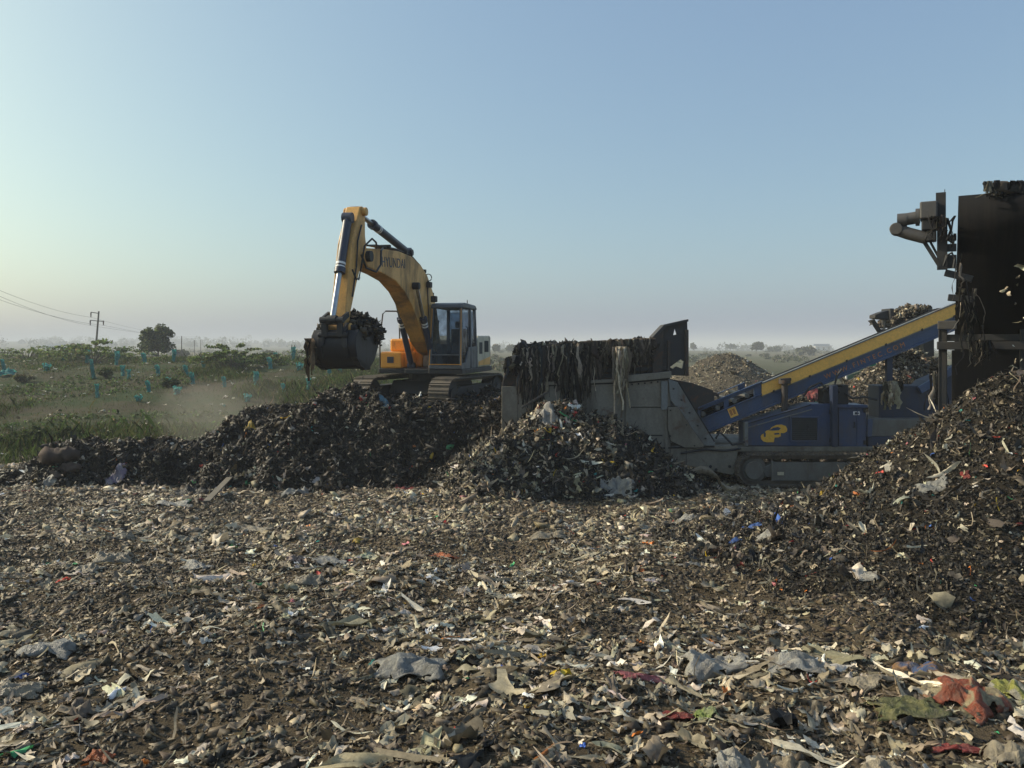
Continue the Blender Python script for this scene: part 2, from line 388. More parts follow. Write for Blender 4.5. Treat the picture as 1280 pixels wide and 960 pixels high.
S = [
 ('plastic_bag', 'puffed beige bag lying like a hump on the trodden waste', 'bag', 142, 700, 44, beige, .6, .5),
 ('plastic_sheet', 'flat white sheet next to a small yellow wad', 'plastic sheet', 412, 703, 40, white, .5, .3),
 ('plastic_wad', 'small bright yellow wad beside the flat white sheet', 'wrapper', 448, 679, 12, yellow, .9, .7),
 ('cardboard_piece', 'brown crumpled cardboard at the back of the flat white sheet', 'cardboard', 430, 688, 26, brown, .5, .5),
 ('cloth', 'bright red cloth lying at the foot of the dark ridge', 'cloth', 505, 613, 27, red, .6, .3),
 ('cloth', 'small red scrap of cloth in front of the bright red cloth', 'cloth', 487, 643, 9, red, .8, .5),
 ('cloth', 'long orange rag in the middle of the trodden ground', 'cloth', 556, 699, 36, orange, .35, .35),
 ('cardboard_piece', 'tan folded carton lying alone behind the hump of the beige bag', 'carton', 232, 678, 30, cream, .5, .5),
 ('plastic_sheet', 'small pale sheet behind the puffed beige bag', 'plastic sheet', 155, 672, 26, cream, .55, .5),
 ('plastic_bag', 'white wrinkled bag in front of the tan folded carton', 'bag', 245, 711, 36, white, .5, .4),
 ('plastic_bag', 'pale torn bag close to the puffed beige bag with dirt in it', 'bag', 112, 714, 30, cream, .7, .5),
 ('plastic_sheet', 'long flat cream sheet near the pale board', 'plastic sheet', 318, 664, 52, cream, .3, .15),
 ('plastic_bag', 'crumpled grey bag below the dark ridge', 'bag', 372, 620, 36, grey, .5, .5),
 ('plastic_bag', 'white and green scraps of bag beside the dark sack', 'bag', 218, 632, 46, white, .4, .3),
 ('plastic_wad', 'green wad lying against the white scraps beside the dark sack', 'wrapper', 233, 628, 12, green, .6, .5),
 ('plastic_wad', 'red wad between the pale board and the dark sack', 'wrapper', 251, 626, 9, red, .9, .7),
 ('sack', 'dark lumpy sack at the foot of the dark ridge', 'sack', 243, 618, 46, dark, .6, .45),
 ('plastic_bag', 'small bright white bag at the foot of the brown mattress roll', 'bag', 63, 604, 17, white, .6, .5),
 ('plastic_bag', 'lilac bag lying in front of the dark ridge', 'bag', 145, 606, 24, purple, .6, .5),
 ('plastic_bag', 'cluster of pale wet bags in front of the screening machine', 'bag', 858, 652, 40, white, .6, .45),
 ('plastic_box', 'small glossy white box in the middle of the brown ground', 'box', 710, 659, 15, white, .6, .45),
 ('plastic_bag', 'long pale bag twisted along the brown ground', 'bag', 688, 674, 44, cream, .35, .35),
 ('plastic_bag', 'pale bag at the foot of the sorted heap', 'bag', 957, 671, 24, white, .5, .4),
 ('plastic_wad', 'blue scrap on the brown ground, the farther of the two', 'wrapper', 944, 659, 15, blue, .6, .5),
 ('plastic_wad', 'blue scrap on the brown ground, the nearer of the two', 'wrapper', 918, 678, 14, blue, .6, .5),
 ('plastic_sheet', 'white film lying across the toe of the heap before the hopper', 'plastic sheet', 772, 612, 46, grey, .4, .35),
 ('plastic_sheet', 'white film on the brown ground with a curled edge', 'plastic sheet', 862, 708, 30, white, .3, .3),
 ('sack', 'large grey white sack with a lifted flap on the near ground', 'sack', 510, 838, 92, grey, .5, .4),
 ('plastic_sheet', 'big transparent white sheet bulging over the near ground', 'plastic sheet', 895, 838, 92, white, .55, .45),
 ('plastic_sheet', 'big white sheet beside the bulging one, at the foot of the sorted heap', 'plastic sheet', 995, 836, 80, white, .5, .35),
 ('plastic_bag', 'lying bag of orange and cream print below the sorted heap', 'bag', 1212, 872, 86, gaudy, .7, .5),
 ('plastic_bag', 'yellow green and white bag at the edge of the sorted heap', 'bag', 1268, 872, 46, limewhite, .9, .8),
 ('plastic_sheet', 'olive yellow sheet stretched on the ground below the sorted heap', 'plastic sheet', 1135, 892, 96, olive, .4, .22),
 ('plastic_bag', 'crumpled blue and orange bag at the toe of the sorted heap', 'bag', 1150, 846, 62, bluorange, .6, .45),
 ('plastic_sheet', 'pale triangular sheet between the two printed bags and the big white sheet', 'plastic sheet', 1082, 858, 60, cream, .5, .4),
 ('cloth', 'flat pink red cloth on the dark near ground', 'cloth', 800, 850, 56, pink, .35, .25),
 ('plastic_bag', 'lime green bag standing up on the near ground', 'bag', 882, 898, 26, lime, .9, 1.0),
 ('cloth', 'dark red cloth beside the lime green bag', 'cloth', 846, 899, 42, red, .4, .25),
 ('plastic_wad', 'green wad tucked against the bulging white sheet', 'wrapper', 888, 846, 26, green, .5, .4),
 ('plastic_sheet', 'long pale sheet in front of the lime green bag', 'plastic sheet', 945, 905, 66, cream, .35, .25),
 ('plastic_bag', 'big pale puffed bag in the lower corner of the ground', 'bag', 1268, 955, 70, cream, .7, .6),
 ('cloth', 'red rags in front of the big pale puffed bag', 'cloth', 1195, 940, 60, red, .3, .25),
 ('plastic_sheet', 'peaked pale sheet standing like a tent at the front, the leftmost of four', 'plastic sheet', 918, 962, 50, white, .6, .7),
 ('plastic_sheet', 'peaked cream sheet at the front, second of four', 'plastic sheet', 950, 966, 40, cream, .6, .7),
 ('plastic_sheet', 'peaked beige sheet at the front, third of four', 'plastic sheet', 985, 965, 44, beige, .6, .75),
 ('plastic_sheet', 'peaked pale sheet at the front, the rightmost of four', 'plastic sheet', 1102, 968, 44, cream, .6, .6),
 ('plastic_sheet', 'standing white strip of film at the front of the ground', 'plastic sheet', 516, 952, 24, white, .5, 1.0),
 ('plastic_bag', 'grey bag half buried at the left front of the ground', 'bag', 60, 815, 60, grey, .5, .4),
 ('plastic_sheet', 'cream sheet folded at the left front beside the half buried grey bag', 'plastic sheet', 20, 868, 60, cream, .5, .35),
 ('cloth', 'orange brown scrap at the front edge of the ground', 'cloth', 125, 950, 30, orange, .6, .5),
 ('plastic_bag', 'pinkish pale bag beside the flat white sheet', 'bag', 366, 702, 22, fmat('pinkish', (.48, .36, .31), (.4, .32, .27)), .7, .6),
 ('plastic_sheet', 'pale yellowish sheet in front of the flat white sheet and the pinkish bag', 'plastic sheet', 385, 728, 40, cream, .6, .5),
 ('plastic_sheet', 'pale green sheet close to the small yellow wad', 'plastic sheet', 458, 698, 22, fmat('palegreen', (.38, .44, .32), (.48, .5, .42)), .6, .4),
 ('plastic_bag', 'dirty white bag half buried under the overlooking sorted heap toe', 'bag', 1085, 722, 26, white, .6, .5),
 ('cloth', 'white rag draped on top of the dark heap before the hopper', 'cloth', 684, 520, 22, white, .9, .7),
 ('cloth', 'yellow rag caught on the crest of the long dark ridge', 'cloth', 312, 536, 14, yellow, .9, .8),
 ('cloth', 'small blue rag under the tracks of the excavator', 'cloth', 480, 502, 14, fmat('paleblue', (.12, .3, .42), (.2, .36, .45)), .7, .5),
 ('cloth', 'bright red cloth on the heap behind the inclined conveyor', 'cloth', 1014, 494, 26, red, .8, .4),
 ('plastic_sheet', 'narrow grey sheet hanging on the flank of the sorted heap', 'plastic sheet', 1165, 612, 34, grey, .5, .3),
 ('plastic_wad', 'red scrap high on the flank of the sorted heap', 'wrapper', 1207, 598, 9, red, .9, .6),
]
for i, s_ in enumerate(S):
    nm, lab, cat, px, py, wpx, mt, asp, hg = s_
    sheet_thing(nm, lab, cat, px, py, wpx, mt, asp, hg, seed=i*13+5)

# ------------------------------------------------------------------ ground
def waste_ground_mat():
    m, nt, b, _ = nodes('trodden waste ground and field')
    oc = coord(nt)
    n1 = noise(nt, .9, 8, .7, oc); n2 = noise(nt, 14, 6, .75, oc); n3 = noise(nt, 60, 4, .7, oc)
    soil = mix(nt, ramp(nt, n1, [(.35, 0.0), (.65, 1.0)]), (.07, .053, .033), (.14, .107, .066))
    soil = mix(nt, ramp(nt, n2, [(.55, 0.0), (.72, .7)]), soil, (.19, .15, .1))
    f1 = noise(nt, .22, 8, .65, oc); f2 = noise(nt, 1.1, 7, .7, oc)
    field = mix(nt, ramp(nt, f1, [(.42, 0.0), (.58, 1.0)]), (.062, .052, .03), (.032, .052, .016))
    field = mix(nt, ramp(nt, f2, [(.52, 0.0), (.66, .8)]), field, (.085, .07, .04))
    fp = noise(nt, .012, 5, .6, oc)
    far = mix(nt, ramp(nt, fp, [(.42, 0.0), (.58, 1.0)]), (.075, .08, .035), (.12, .1, .06))
    sp = nt.nodes.new('ShaderNodeSeparateXYZ'); nt.links.new(oc, sp.inputs[0])
    def rng(lo, hi, wob=0.0):
        v = sp.outputs['Y']
        if wob:
            ad = nt.nodes.new('ShaderNodeMath'); ad.operation = 'MULTIPLY_ADD'
            nt.links.new(noise(nt, .5, 4, .6, oc), ad.inputs[0]); ad.inputs[1].default_value = wob; nt.links.new(v, ad.inputs[2]); v = ad.outputs[0]
        mr = nt.nodes.new('ShaderNodeMapRange'); mr.inputs['From Min'].default_value = lo; mr.inputs['From Max'].default_value = hi
        nt.links.new(v, mr.inputs['Value']); return mr.outputs[0]
    c = mix(nt, rng(23.5, 26, 4), soil, field)
    c = mix(nt, rng(70, 180), c, far)
    c = mix(nt, 1.0, c, ramp(nt, n3, [(.3, .45), (.7, 1.5)]), 'MULTIPLY')
    nt.links.new(c, b.inputs['Base Color']); b.inputs['Roughness'].default_value = .95
    b.inputs['Specular IOR Level'].default_value = .15
    bump(nt, b, mix(nt, .5, n2, n3), 1.0, .06)
    return m

def geo(a, b, n): return np.geomspace(a, b, n)
xs = np.concatenate([-geo(18.2, 4000, 70)[::-1], np.arange(-18, 18.01, .13), geo(18.2, 4000, 70)])
ys = np.concatenate([-geo(.5, 120, 16)[::-1], np.arange(0, 2.9, .4), np.arange(3, 30, .12), geo(30.2, 5000, 130)])
GX, GY = np.meshgrid(xs, ys)
GZ = ground_z(GX, GY)
nx, ny = len(xs), len(ys)
idx = np.arange(nx*ny).reshape(ny, nx)
FQ = np.stack([idx[:-1, :-1], idx[:-1, 1:], idx[1:, 1:], idx[1:, :-1]], -1).reshape(-1, 4)
g = np_mesh('ground', np.stack([GX, GY, GZ], -1).reshape(-1, 3), FQ, waste_ground_mat(), smooth=True)
tag(g, kind='structure')

# ------------------------------------------------------------------ waste heaps (solid core of each)
def heap_mat(name, dark, mid):
    m, nt, b, _ = nodes(name)
    oc = coord(nt)
    c = mix(nt, ramp(nt, noise(nt, 5, 8, .75, oc), [(.38, 0.0), (.66, 1.0)]), dark, mid)
    n2 = noise(nt, 30, 5, .75, oc)
    c = mix(nt, 1.0, c, ramp(nt, n2, [(.25, .6), (.75, 1.4)]), 'MULTIPLY')
    nt.links.new(c, b.inputs['Base Color']); b.inputs['Roughness'].default_value = .9
    b.inputs['Specular IOR Level'].default_value = .2
    bump(nt, b, n2, .8, .06)
    return m
HM = {'dark': heap_mat('dark rotten waste', (.012, .01, .008), (.036, .029, .021)),
      'mid': heap_mat('sorted dry waste', (.012, .0105, .008), (.045, .036, .025)),
      'pale': heap_mat('pale sorted waste', (.07, .06, .043), (.15, .125, .09))}
HEAP_INFO = {
 'ridge': ('dark', 'long dark ridge of rotten waste that the excavator stands on', (-13, 3, 14.5, 28)),
 'hopper': ('dark', 'dark mixed waste heap leaning on the front of the grey hopper', (-4, 5.5, 13.5, 21)),
 'sorted': ('mid', 'steep heap of sorted brown flakes falling from the black conveyor belt', (1, 15, 4.5, 16)),
 'distant': ('pale', 'pale pointed heap standing alone in the plain beyond the blue conveyor', (3, 17, 29, 43)),
 'back': ('mid', 'mixed waste heap behind the blue machine, seen below its inclined conveyor', (1.5, 19, 19, 29)),
}
HEAP_OBJ = {}
for key, h in HEAPS.items():
    mk, lab, (x0, x1, y0, y1) = HEAP_INFO[key]
    st = .1 if key != 'distant' else .16
    hx, hy = np.meshgrid(np.arange(x0, x1, st), np.arange(y0, y1, st))
    hz = h.z(hx, hy); gz = ground_z(hx, hy)
    n1, n2 = hx.shape
    ii = np.arange(n1*n2).reshape(n1, n2)
    fq = np.stack([ii[:-1, :-1], ii[:-1, 1:], ii[1:, 1:], ii[1:, :-1]], -1).reshape(-1, 4)
    keep = (hz > gz-.12).ravel()
    fq = fq[keep[fq].all(1)]
    used = np.unique(fq); re = np.zeros(n1*n2, int); re[used] = np.arange(len(used))
    o = np_mesh('waste_heap', np.stack([hx, hy, hz], -1).reshape(-1, 3)[used], re[fq], HM[mk], smooth=True)
    tag(o, lab, 'waste heap', 'waste heaps')
    HEAP_OBJ[key] = o

# ------------------------------------------------------------------ loose pieces
def grid_t(n, m):
    u, v = np.meshgrid(np.linspace(-.5, .5, n), np.linspace(-.5, .5, m), indexing='ij')
    i = np.arange(n*m).reshape(n, m)
    f = np.stack([i[:-1, :-1], i[1:, :-1], i[1:, 1:], i[:-1, 1:]], -1).reshape(-1, 4)
    return np.stack([u.ravel(), v.ravel()], -1), f
T_CHIP, T_FILM, T_STRIP = grid_t(3, 3), grid_t(7, 6), grid_t(7, 2)

def frames(nrm, tilt, rng):
    n = nrm+tilt*rng.normal(size=nrm.shape); n /= np.linalg.norm(n, axis=1, keepdims=True)
    a = rng.normal(size=nrm.shape); t1 = np.cross(n, a); t1 /= np.linalg.norm(t1, axis=1, keepdims=True)
    return t1, np.cross(n, t1), n

def sheets(tmpl, pos, nrm, sx, sy, colr, rng, curl=.5, rough=.12, tilt=.35, lift=.0):
    """thin crumpled pieces: rounded, uneven outline, soft folds"""
    uv, f = tmpl; N, k = len(pos), len(uv)
    s = np.minimum(sx, sy)[:, None]
    if k > 14 or k == 9:
        th = np.arctan2(uv[:, 1], uv[:, 0]); sq = np.maximum(np.abs(uv[:, 0]), np.abs(uv[:, 1]))*2
        rd = np.sqrt((uv**2).sum(1))*2
        rnd = np.where(rd > 0, sq/np.maximum(rd, 1e-6), 1)**.6
        p1, p2, p3 = rng.uniform(0, 6.28, (3, N, 1))
        out = rnd*(1+.26*np.sin(2*th+p1)*sq+.2*np.sin(3*th+p2)*sq+.16*np.sin(5*th+p3)*sq)
        U = uv[:, 0]*out; Vv = uv[:, 1]*out
    else:
        U = np.broadcast_to(uv[:, 0], (N, k)); Vv = np.broadcast_to(uv[:, 1], (N, k))
    c = rng.normal(size=(N, 4))*curl
    Z = sx[:, None]*(c[:, :1]*U*U+c[:, 2:3]*U*.3)+sy[:, None]*(c[:, 1:2]*Vv*Vv)+s*c[:, 3:4]*U*Vv
    for q in range(4):
        a = rng.uniform(0, 6.28, (N, 1)); fq = rng.uniform(3, 13, (N, 1)); ph = rng.uniform(0, 6.28, (N, 1))
        w = np.sin((U*np.cos(a)+Vv*np.sin(a))*fq+ph)
        Z = Z+s*rough*1.5*(1-np.abs(w) if q % 2 else w)*rng.uniform(.3, 1.2, (N, 1))
    Z = Z+s*rough*.3*rng.normal(size=(N, k))
    X = U*sx[:, None]+s*rough*.5*rng.normal(size=(N, k)); Y = Vv*sy[:, None]*(1+.5*U*rng.normal(size=(N, 1)))+s*rough*.5*rng.normal(size=(N, k))
    if k == 14: Y = Y+sx[:, None]*.3*np.sin(U*rng.uniform(2, 7, (N, 1))+rng.uniform(0, 6, (N, 1)))
    t1, t2, n = frames(nrm, tilt, rng)
    P = pos[:, None]+X[..., None]*t1[:, None]+Y[..., None]*t2[:, None]+(Z+lift)[..., None]*n[:, None]
    FF = (f[None]+(np.arange(N)*k)[:, None, None]).reshape(-1, 4)
    return P.reshape(-1, 3), FF, np.repeat(colr, k, 0)

ICO2 = None
def wads(pos, nrm, size, colr, rng, flat=.45, amp=.2):
    """crumpled lumps of film, cloth and paper"""
    global ICO2
    if ICO2 is None:
        bm = bmesh.new(); bmesh.ops.create_icosphere(bm, subdivisions=2, radius=1); bm.verts.ensure_lookup_table()
        ICO2 = (np.array([v.co for v in bm.verts]), np.array([[v.index for v in f.verts] for f in bm.faces])); bm.free()
    v, f = ICO2; N, k = len(pos), len(v)
    r = np.ones((N, k))
    for q in range(5):
        kv = rng.normal(size=(N, 3)); kv /= np.linalg.norm(kv, axis=1, keepdims=True); kv *= rng.uniform(1.5, 6.5, (N, 1))
        w = np.sin(kv @ v.T+rng.uniform(0, 6.28, (N, 1))); r = r+amp*(.6-1.3*np.abs(w) if q > 1 else w)
    r = np.maximum(r, .15)*size[:, None]
    el = np.exp(.4*rng.normal(size=(N, 1)))
    t1, t2, n = frames(nrm, .25, rng)
    P = pos[:, None]+(v[:, 0]*r*el)[..., None]*t1[:, None]+(v[:, 1]*r/el)[..., None]*t2[:, None]+(v[:, 2]*r*flat+.2*size[:, None])[..., None]*n[:, None]
    FF = (f[None]+(np.arange(N)*k)[:, None, None]).reshape(-1, 3)
    return P.reshape(-1, 3), np.c_[FF, FF[:, 2]], np.repeat(colr, k, 0)

CUBE = (np.array([(x, y, z) for z in (-.75, .75) for y in (-.75, .75) for x in (-.75, .75)]), np.array([(0, 2, 3, 1), (4, 5, 7, 6), (0, 1, 5, 4), (2, 6, 7, 3), (0, 4, 6, 2), (1, 3, 7, 5)]))
def clods(pos, nrm, size, colr, rng, flat=.6):
    """small lumps of earth and matted waste"""
    v, f = CUBE; N, k = len(pos), len(v)
    t1, t2, n = frames(nrm, .35, rng)
    r = size[:, None]*(1+.38*rng.normal(size=(N, k)))
    a = np.exp(.35*rng.normal(size=(N, 1)))
    P = pos[:, None]+(v[:, 0]*r*a)[..., None]*t1[:, None]+(v[:, 1]*r/a)[..., None]*t2[:, None]+(v[:, 2]*r*flat)[..., None]*n[:, None]
    FF = (f[None]+(np.arange(N)*k)[:, None, None]).reshape(-1, 4)
    return P.reshape(-1, 3), FF, np.repeat(colr, k, 0)

def palette(N, rng, table):
    w = np.array([t[0] for t in table]); k = rng.choice(len(table), N, p=w/w.sum())
    c = np.array([t[1] for t in table])[k]
    return np.clip(c*np.array([1.02, 1.0, .94])*(1+.38*rng.normal(size=(N, 1)))*(1+.035*rng.normal(size=(N, 3))), .004, .8)
BRIGHT = [(.35, (.4, .04, .03)), (.25, (.04, .1, .35)), (.25, (.05, .25, .1)), (.3, (.5, .33, .03)), (.3, (.45, .15, .03)), (.15, (.03, .25, .25)), (.2, (.35, .12, .14))]
PAL = {
 'ground': [(22, (.05, .038, .025)), (28, (.095, .073, .048)), (27, (.165, .13, .085)), (18, (.26, .212, .145)), (8, (.4, .34, .25)), (2.4, (.56, .51, .42))]+[(w*.3, c) for w, c in BRIGHT],
 'ridge': [(44, (.011, .0098, .0082)), (32, (.026, .0215, .016)), (16, (.062, .05, .036)), (7, (.14, .115, .083)), (2.4, (.36, .32, .26))]+[(w*.5, c) for w, c in BRIGHT],
 'hopper': [(46, (.0105, .0096, .0082)), (30, (.024, .0202, .0156)), (15, (.06, .049, .036)), (11, (.17, .142, .105)), (4, (.4, .36, .29))]+[(w*.9, c) for w, c in BRIGHT],
 'sorted': [(44, (.014, .012, .0095)), (26, (.034, .027, .019)), (20, (.088, .07, .048)), (11, (.2, .165, .115)), (4.5, (.42, .37, .29))]+[(w*.7, c) for w, c in BRIGHT],
 'distant': [(30, (.06, .05, .037)), (40, (.13, .11, .08)), (24, (.22, .19, .14)), (5, (.42, .38, .31))],
 'back': [(36, (.026, .022, .017)), (30, (.065, .053, .038)), (22, (.14, .115, .083)), (7, (.32, .28, .22))]+[(w*.8, c) for w, c in BRIGHT],
}
KEYS = ['ground']+list(HEAPS)
def normal_at(x, y, e=.12):
    zx = surf_all(x+e, y)[0]-surf_all(x-e, y)[0]; zy = surf_all(x, y+e)[0]-surf_all(x, y-e)[0]
    n = np.stack([-zx/(2*e), -zy/(2*e), np.ones_like(zx)], -1)
    return n/np.linalg.norm(n, axis=1, keepdims=True)

N0 = 1250000
yy = np.sqrt(RNG.uniform(3.6**2, 29**2, N0)); xx = RNG.uniform(-1, 1, N0)*(.70*yy+1.6)
frustum_area = .70*(29**2-3.6**2)+1.6*2*25.4
dens0 = N0/frustum_area
z, own = surf_all(xx, yy)
want = np.where(yy < 8, 1450, np.where(yy < 13, 1300, 950))*np.where(own == 3, 1.5, np.where((own == 1) | (own == 2), 1.75, np.where(own == 5, 1.2, 1.0)))*np.where((own == 0) & (yy > 22), .04, 1.0)
want = want*np.where((own == 0) & (yy > 19) & (xx > 2), .5, 1)
bare = vnoise(xx/2.3, yy/1.9, 511)*.6+vnoise(xx/.8, yy/.7, 512)*.4
want = want*np.where(own == 0, .75+.4*sstep(.32, .6, bare), 1)
keep = RNG.uniform(0, 1, N0) < want/dens0
# distant heap separately
h = HEAPS['distant']
dx = RNG.uniform(4, 16, 42000); dy = RNG.uniform(30, 39, 42000); dz, down = surf_all(dx, dy); kd = down == 4
xx = np.r_[xx[keep], dx[kd]]; yy = np.r_[yy[keep], dy[kd]]; z = np.r_[z[keep], dz[kd]]; own = np.r_[own[keep], down[kd]]
ft = np.ones(len(xx), bool)
for fx_, fy_, ra_, rb_ in FOOT: ft &= ((xx-fx_)/ra_)**2+((yy-fy_)/rb_)**2 > 1        # the big bags lie on top
xx, yy, z, own = xx[ft], yy[ft], z[ft], own[ft]
nr = normal_at(xx, yy); pos = np.stack([xx, yy, z], -1)
kind = RNG.uniform(0, 1, len(xx))
bare2 = vnoise(xx/2.3, yy/1.9, 511)*.6+vnoise(xx/.8, yy/.7, 512)*.4
patch = vnoise(xx/1.7, yy/1.7, 401)*.6+vnoise(xx/.6, yy/.6, 402)*.4      # where more plastic lies
for i, key in enumerate(KEYS):
    s = own == i
    parts = []
    def do(mask, fn):
        k = np.where(s & mask)[0]
        if len(k): parts.append(fn(k))
    far = 1+.12*sstep(10, 24, yy)
    kf = .08 if key in ('ground', 'hopper') else (.02 if key == 'sorted' else .035)
    kf = kf*(.35+1.6*sstep(.4, .7, patch)) if key != 'ground' else kf
    pal = PAL[key]
    light = [(30, (.22, .185, .13)), (26, (.33, .285, .21)), (14, (.46, .41, .33)), (6, (.6, .56, .49)), (14, (.1, .082, .06)), (6, (.05, .045, .04))]+[(w*.6, c) for w, c in BRIGHT]
    if key in ('ridge', 'sorted'): light = [(20, (.02, .02, .02)), (20, (.06, .05, .04)), (12, (.18, .15, .11)), (8, (.36, .33, .27)), (3, (.55, .52, .46))]+[(w*.6, c) for w, c in BRIGHT]
    sf = {'ground': .64, 'ridge': .58, 'hopper': .6, 'sorted': .74, 'back': .52, 'distant': .62}[key]
    ln = lambda k, med, sg: med*np.exp(sg*RNG.normal(size=len(k)))*far[k]*sf*(np.where(yy[k] < 7.5, 1.08, 1.0) if key == 'ground' else 1)
    big = 1.0 if key != 'sorted' else .85
    gr = key == 'ground'; so_ = key in ('sorted', 'distant')
    tl = .2 if gr else (.7 if so_ else .4); cu = .45 if gr else .8
    c0, c1, c2 = (.1, .3, .56) if gr else ((.1, .62, .8) if so_ else (.2, .42, .66))
    near = yy < 11.5
    if gr:                                       # plastic lies in drifts, fines show between them
        dr = sstep(.36, .64, bare2)*.8+sstep(.42, .66, patch)*.35
        kf = .085*dr; c0 = np.where(dr > .3, .1, .06); c1 = c0+.06+.1*dr; c2 = c1+.08+.34*dr
        bg_ = (kind > .9) & (RNG.uniform(0, 1, len(kind)) < (.06+.12*sstep(1, -2, xx))*dr)
        do(bg_, lambda k: wads(pos[k], nr[k], np.minimum(ln(k, .1, .45), .22), palette(len(k), RNG, light[:4]+[(14, (.36, .3, .21)), (5, (.16, .13, .09)), (10, (.5, .46, .38))]), RNG, .45, .27))
    dk = pal[:3]
    do(kind < kf, lambda k: sheets(T_FILM, pos[k], nr[k], np.minimum(ln(k, .13, .68), .5), np.minimum(ln(k, .078, .55), .3), palette(len(k), RNG, light if not gr else light[:4]+[(5, (.12, .1, .07))]+light[6:]), RNG, .28 if gr else .9, .12, tl*.7, .015))
    do((kind >= kf) & (kind < c0), lambda k: sheets(T_STRIP, pos[k], nr[k], np.minimum(ln(k, .17, .55), .32), np.minimum(ln(k, .013, .6), .03), palette(len(k), RNG, pal), RNG, .8, .25, tl, .015))
    do((kind >= c0) & (kind < c1), lambda k: sheets(T_CHIP, pos[k], nr[k], ln(k, .046 if so_ else .05, .5), ln(k, .032, .45), palette(len(k), RNG, pal), RNG, cu, .14, tl, .008))
    wp = pal if not gr else pal[:1]+[(w*1.25, c) for w, c in pal[1:5]]+light[:3]+pal[6:]
    do((kind >= c1) & (kind < c2) & near, lambda k: wads(pos[k], nr[k], np.minimum(ln(k, .036 if gr else .03, .6), .15)*(.55+.8*sstep(.3, .65, bare2[k])), palette(len(k), RNG, wp), RNG, .42 if gr else .6, .27))
    do((kind >= c1) & (kind < c2) & ~near, lambda k: clods(pos[k], nr[k], np.minimum(ln(k, .032, .6), .09), palette(len(k), RNG, wp), RNG, .45 if gr else .65))
    if not gr and not so_:
        do((kind > .9) & (kind < .955), lambda k: wads(pos[k], nr[k], np.minimum(ln(k, .08, .5), .24), palette(len(k), RNG, dk), RNG, .7))
        do((kind > .97), lambda k: sheets(T_FILM, pos[k], nr[k], np.minimum(ln(k, .2, .5), .4), np.minimum(ln(k, .11, .4), .25), palette(len(k), RNG, pal), RNG, 1.0, .16, .5, .02))
    do((kind >= c2) & (kind <= .9), lambda k: clods(pos[k], nr[k], np.minimum(ln(k, .019, .5), .042), palette(len(k), RNG, [(34, tuple(c*.8 for c in pal[0][1])), (34, tuple(c*.75 for c in pal[1][1])), (16, tuple(c*.8 for c in pal[2][1])), (5, pal[3][1])]), RNG, .75))
    off, VV, FF, CC = 0, [], [], []
    for v, f, c in parts: VV.append(v); FF.append(f+off); CC.append(c); off += len(v)
    if key == 'ground':
        o = np_mesh('litter', np.concatenate(VV), np.concatenate(FF), M['chips'], None, np.concatenate(CC), smooth=True)
        tag(o, kind='stuff')
    else:
        o = np_mesh('loose_waste', np.concatenate(VV), np.concatenate(FF), M['chips'], HEAP_OBJ[key], np.concatenate(CC), smooth=True)
        tag(o, kind='stuff')
# ------------------------------------------------------------------ excavator
EXC = (-2.37, 23.13, 1.5)
PSI, THETA = R(11.6), R(20)
ex = empty('excavator', EXC, math.atan2(-math.cos(PSI), -math.sin(PSI)))
tag(ex, 'yellow tracked excavator on the dark ridge with raised arm and loaded bucket', 'excavator')
UC = Matrix.Rotation(-(THETA-PSI), 4, 'Z')      # undercarriage turned against the upper body

